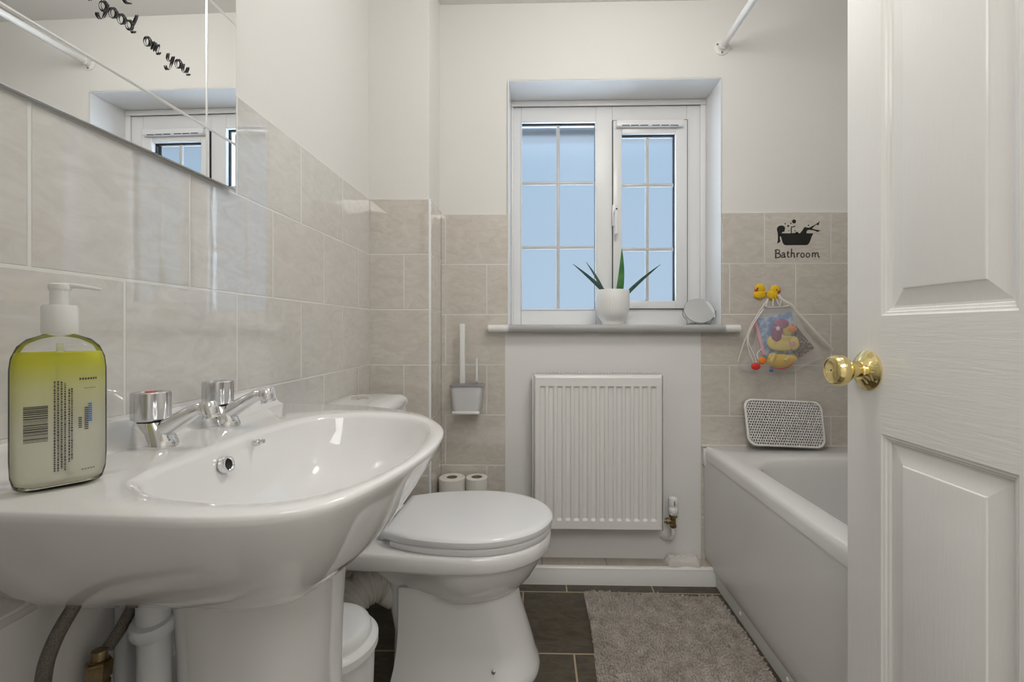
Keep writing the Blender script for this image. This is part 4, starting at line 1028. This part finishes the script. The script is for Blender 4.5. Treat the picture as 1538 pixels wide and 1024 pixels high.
tape([(300, 190, 1.79), (285, 230, 1.788), (275, 275, 1.786)], .0026); tape([(352, 190, 1.79), (345, 270, 1.786)], .0026); tape([(380, 190, 1.79), (405, 250, 1.786)], .0022)
tape([(250, 300, 1.783), (130, 450, 1.772), (85, 590, 1.770), (100, 720, 1.768), (150, 850, 1.764)], .0020)
tape([(250, 305, 1.780), (140, 470, 1.768), (95, 620, 1.764), (160, 780, 1.762), (175, 850, 1.760)], .0020)
tape([(240, 700, 1.765), (190, 750, 1.762), (190, 800, 1.758), (215, 830, 1.758)], .0020)
bm = BM(); ball(bm, Z7(172, 888, 1.757), .0165, (1.05, .6, .85)); obj('cord_bead', bm, M['red'], NB, label='red bead')
bm = BM(); ball(bm, Z7(240, 830, 1.753), .0145, (1, .6, 1)); obj('cord_bead', bm, M['orange'], NB, label='orange bead')
bm = BM(); ball(bm, Z7(330, 930, 1.768), .0065, (1.2, .6, 1)); obj('cord_bead', bm, M['bluep'], NB, label='blue bead')
# contents
def flat_thing(name, pts, Y, d, m, label, cat_):
    bm = BM(); prism(bm, [Z7(x, y, Y) for x, y in pts], (0, d, 0)); o = obj(name, bm, M[m], None, smooth=False)
    tag(rebase(o, Z7(pts[0][0], pts[0][1], Y)), label, cat_); return o
flat_thing('bath_book', [(185, 400), (540, 330), (600, 700), (560, 760), (260, 790)], 1.800, .007, 'blue', 'blue picture bath book inside the toy net', 'book')
flat_thing('foam_card', [(585, 470), (772, 700), (620, 800), (560, 740)], 1.7925, .003, 'brownp', 'brown printed card at the right inside the toy net', 'card')
flat_thing('foam_strip', [(150, 405), (178, 400), (275, 770), (240, 770)], 1.7935, .005, 'pink', 'narrow pink strip at the left inside the toy net', 'toy')
dk = thing('toy_duck', 'yellow rubber duck with purple hair in the middle of the toy net', 'toy duck', Z7(440, 740, 1.785))
bm = BM()
ball(bm, Z7(440, 660, 1.788), .055, (1.0, .2, .48)); ball(bm, Z7(345, 640, 1.787), .022, (1, .45, 1.1)); ball(bm, Z7(560, 650, 1.786), .023, (.9, .45, 1.2)); ball(bm, Z7(460, 600, 1.787), .03, (1.1, .35, .6))
obj('duck_body', bm, M['yellowp'], dk)
bm = BM(); ball(bm, Z7(492, 510, 1.782), .0265, (.86, .42, 1.0)); obj('duck_head', bm, mat('olive_yellow_rubber', (.62, .52, .12), .45), dk)
bm = BM(); ball(bm, Z7(435, 452, 1.778), .029, (1.0, .42, .66)); ball(bm, Z7(392, 520, 1.777), .024, (.9, .42, 1.0)); ball(bm, Z7(385, 580, 1.779), .019, (1.0, .45, 1.0)); obj('duck_hair', bm, M['purple'], dk)
bm = BM(); ball(bm, Z7(548, 506, 1.772), .0155, (1.05, .6, .82)); obj('duck_beak', bm, M['orange'], dk)
bm = BM(); cst = Z7(400, 498, 1.7655); prism(bm, [cst+Vector(((.0115 if k % 2 == 0 else .0055)*sin(PI*k/5), 0, (.0115 if k % 2 == 0 else .0055)*cos(PI*k/5))) for k in range(10)], (0, .001, 0)); obj('hair_star', bm, M['white'], dk, label='white star')
bm = BM()
for k in range(9): ball(bm, Z7(440+13*k, 592-abs(k-4)*1.2, 1.7745), .0018, (1, 1, 1), 8, 6)
obj('bead_necklace', bm, M['white'], dk)
bm = BM(); ball(bm, Z7(548, 655, 1.776), .0115, (1, .3, 1), 14, 10); obj('pink_patch', bm, M['pink'], dk)
d2 = thing('toy_duck', 'plain yellow rubber duck lying at the bottom of the toy net', 'toy duck', Z7(430, 880, 1.785))
bm = BM(); ball(bm, Z7(430, 830, 1.790), .054, (1.0, .26, .48)); ball(bm, Z7(345, 800, 1.786), .02, (.9, .5, 1)); ball(bm, Z7(535, 810, 1.787), .02, (1.1, .4, .8)); obj('duck_body', bm, M['yellow'], d2)
bm = BM(); tube(bm, [Z7(330, 850, 1.775), Z7(350, 790, 1.772), Z7(370, 755, 1.772)], lambda f: .008-.003*f, 10, 4); obj('duck_wing', bm, M['yellowp'], d2)
bm = BM(); tube(bm, [Z7(470, 840, 1.776), Z7(500, 800, 1.774), Z7(515, 780, 1.774)], lambda f: .008-.004*f, 10, 4); obj('duck_wing', bm, M['yellowp'], d2)
tape([(300, 890, 1.772), (400, 912, 1.770), (500, 900, 1.772), (560, 850, 1.775)], .0014, 'seam', 'red')
tape([(640, 805, 1.79), (710, 775, 1.79), (775, 745, 1.792)], .0014, 'seam', 'pink')

# ------------------------------------------------------------------ door
dX = .600; dy0, dy1 = .133, .895; dz0, dz1 = .008, 1.99
dr = thing('door_1', '', 'door', (dX+.017, dy0, 0)); del dr['category']; dr['kind'] = 'structure'; dr['label'] = 'open white six-panel door with a brass knob'
A1, A2 = .582, .81; B1, B2 = .218, .446
zr = [(.20, .789), (.994, 1.615), (1.70, 1.89)]
ycut = [dy0, B1, B2, A1, A2, dy1]; zcut = [dz0] + [z for r in zr for z in r] + [dz1]
bm = BM()
def face_grid(xf, sgn):
    pan_ = []
    for i in range(5):
        for j in range(len(zcut)-1):
            y0, y1, z0, z1 = ycut[i], ycut[i+1], zcut[j], zcut[j+1]
            if i in (1, 3) and j in (1, 3, 5): pan_.append((y0, y1, z0, z1)); continue
            f = bm.faces.new(ring(bm, [(xf, y0, z0), (xf, y1, z0), (xf, y1, z1), (xf, y0, z1)]))
            f.material_index = 1 if (i in (1, 3) and j % 2 == 0) else 0
            if i in (2,) and j % 2 == 0: f.material_index = 1
    for y0, y1, z0, z1 in pan_:
        P_ = [(0, 0), (.003, .0022), (.006, .0028), (.0075, .0055), (.011, .0065), (.0125, .0095), (.016, .0100), (.0195, .0094), (.043, .0042), (.0445, .0022), (.047, .0018)]
        loft(bm, [[(xf+sgn*d, y0+m_, z0+m_), (xf+sgn*d, y1-m_, z0+m_), (xf+sgn*d, y1-m_, z1-m_), (xf+sgn*d, y0+m_, z1-m_)] for m_, d in P_], False, True)
face_grid(dX, 1); face_grid(dX+.035, -1)
for (p0, p1) in (((dy0, dz0), (dy1, dz0)), ((dy1, dz0), (dy1, dz1)), ((dy1, dz1), (dy0, dz1)), ((dy0, dz1), (dy0, dz0))):
    bm.faces.new(ring(bm, [(dX, *p0), (dX, *p1), (dX+.035, *p1), (dX+.035, *p0)]))
obj('door_leaf', bm, [M['grainv'], M['grainh']], dr, ang=12)
kc = PX(1303, 556, dX)
for sg, xb_ in ((-1, dX),):
    bm = BM(); ax_ = (sg, 0, 0)
    lathe(bm, [(.0362, -.0005), (.0362, .002), (.0345, .004), (.0335, .0045), (.031, .0075), (.024, .012), (.0175, .0155), (.0165, .018)], (xb_, kc.y, kc.z), ax_, 56); kb = obj('knob_rose', bm, M['brass'], dr, label='round brass rose')
    bm = BM(); lathe(bm, [(.0125, .016), (.0125, .026), (.0135, .0265), (.0135, .031), (.0165, .034), (.022, .038), (.0265, .044), (.0285, .051), (.0275, .058), (.0245, .0635), (.0235, .0645), (.0222, .0647), (.0212, .0635), (.018, .0640), (.008, .0650), (.003, .0651)], (xb_, kc.y, kc.z), ax_, 64); k1 = obj('knob', bm, M['brass'], dr, label='polished brass knob')
    bm = BM(); lathe(bm, [(.0016, .0645), (.0016, .0655)], (xb_, kc.y, kc.z), ax_, 12); obj('knob_hole', bm, M['seal'], k1)
    bm = BM(); lathe(bm, [(.003, .0), (.003, .0016)], (xb_-.0102, kc.y-.022, kc.z), (-.75, -.5, 0), 14); obj('rose_hole', bm, M['seal'], kb)
for hz_ in (.25, 1.75):
    bm = BM(); lathe(bm, [(.006, 0), (.006, .09)], (dX+.040, dy0-.006, hz_), (0, 0, 1), 14); box(bm, dX+.036, dX+.060, dy0-.008, dy0-.004, hz_, hz_+.09); obj('hinge', bm, M['brass'], dr)

# ------------------------------------------------------------------ ceiling lamp
lc = (.30, .95, ZC)
lm = thing('ceiling_lamp', 'round opal ceiling lamp above the bathroom', 'lamp', lc)
bm = BM(); lathe(bm, [(.15, 0), (.15, -.02), (.14, -.022)], lc, (0, 0, 1), 48); obj('lamp_base', bm, M['white'], lm)
bm = BM(); lathe(bm, [(.142, -.018), (.14, -.035), (.12, -.055), (.07, -.068), (.001, -.072)], lc, (0, 0, 1), 48); obj('lamp_shade', bm, M['lampg'], lm)

# ------------------------------------------------------------------ light
def area(name, loc, rot, sx, sy, e, col, shape='RECTANGLE'):
    l = bpy.data.lights.new(name, 'AREA'); l.shape = shape; l.size = sx; l.size_y = sy; l.energy = e; l.color = col
    o = bpy.data.objects.new(name, l); COL.objects.link(o); o.location = loc; o.rotation_euler = rot; return o
pl_ = bpy.data.lights.new('lamp_glow', 'POINT'); pl_.energy = 13; pl_.color = (1, .975, .94); pl_.shadow_soft_size = .13
po = bpy.data.objects.new('lamp_glow', pl_); COL.objects.link(po); po.location = (lc[0], lc[1], ZC-.22)
area('hall_fill', (.0, -1.0, ZC-.03), (0, 0, 0), 1.6, 1.2, 33, (1, .985, .96))  # unseen fill light added in the hallway to flatten the bathroom lighting
# daylight
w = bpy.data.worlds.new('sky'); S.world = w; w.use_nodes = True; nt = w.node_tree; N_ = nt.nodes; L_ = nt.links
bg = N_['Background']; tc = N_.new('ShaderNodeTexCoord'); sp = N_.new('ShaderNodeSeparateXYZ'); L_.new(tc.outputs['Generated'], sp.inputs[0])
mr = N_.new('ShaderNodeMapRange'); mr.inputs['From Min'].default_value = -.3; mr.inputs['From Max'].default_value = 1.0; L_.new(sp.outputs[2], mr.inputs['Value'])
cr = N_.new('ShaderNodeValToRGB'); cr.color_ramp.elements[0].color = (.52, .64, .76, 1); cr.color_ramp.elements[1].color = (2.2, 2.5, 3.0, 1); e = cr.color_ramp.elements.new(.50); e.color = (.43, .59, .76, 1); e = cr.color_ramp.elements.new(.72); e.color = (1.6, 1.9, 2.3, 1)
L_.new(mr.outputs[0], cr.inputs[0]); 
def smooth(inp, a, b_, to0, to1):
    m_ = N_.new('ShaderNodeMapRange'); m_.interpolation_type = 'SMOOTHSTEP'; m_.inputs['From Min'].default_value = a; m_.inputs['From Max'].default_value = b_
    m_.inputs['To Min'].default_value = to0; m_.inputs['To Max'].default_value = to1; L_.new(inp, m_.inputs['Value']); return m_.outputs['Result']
ft = smooth(sp.outputs[0], -.2, -.75, 1, 4.2)        # unseen left part of the sky, brightened to light the window reveal
fg = smooth(sp.outputs[2], -.06, -.3, 1, 5)        # unseen glow added below the horizon to light the top reveal
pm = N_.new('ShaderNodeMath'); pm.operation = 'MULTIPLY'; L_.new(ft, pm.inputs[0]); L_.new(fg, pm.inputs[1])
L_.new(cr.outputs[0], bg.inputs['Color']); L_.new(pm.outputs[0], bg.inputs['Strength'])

S.view_settings.view_transform = 'Standard'; S.view_settings.look = 'None'; S.view_settings.gamma = 1; S.view_settings.exposure = -.08
S.view_settings.use_curve_mapping = False
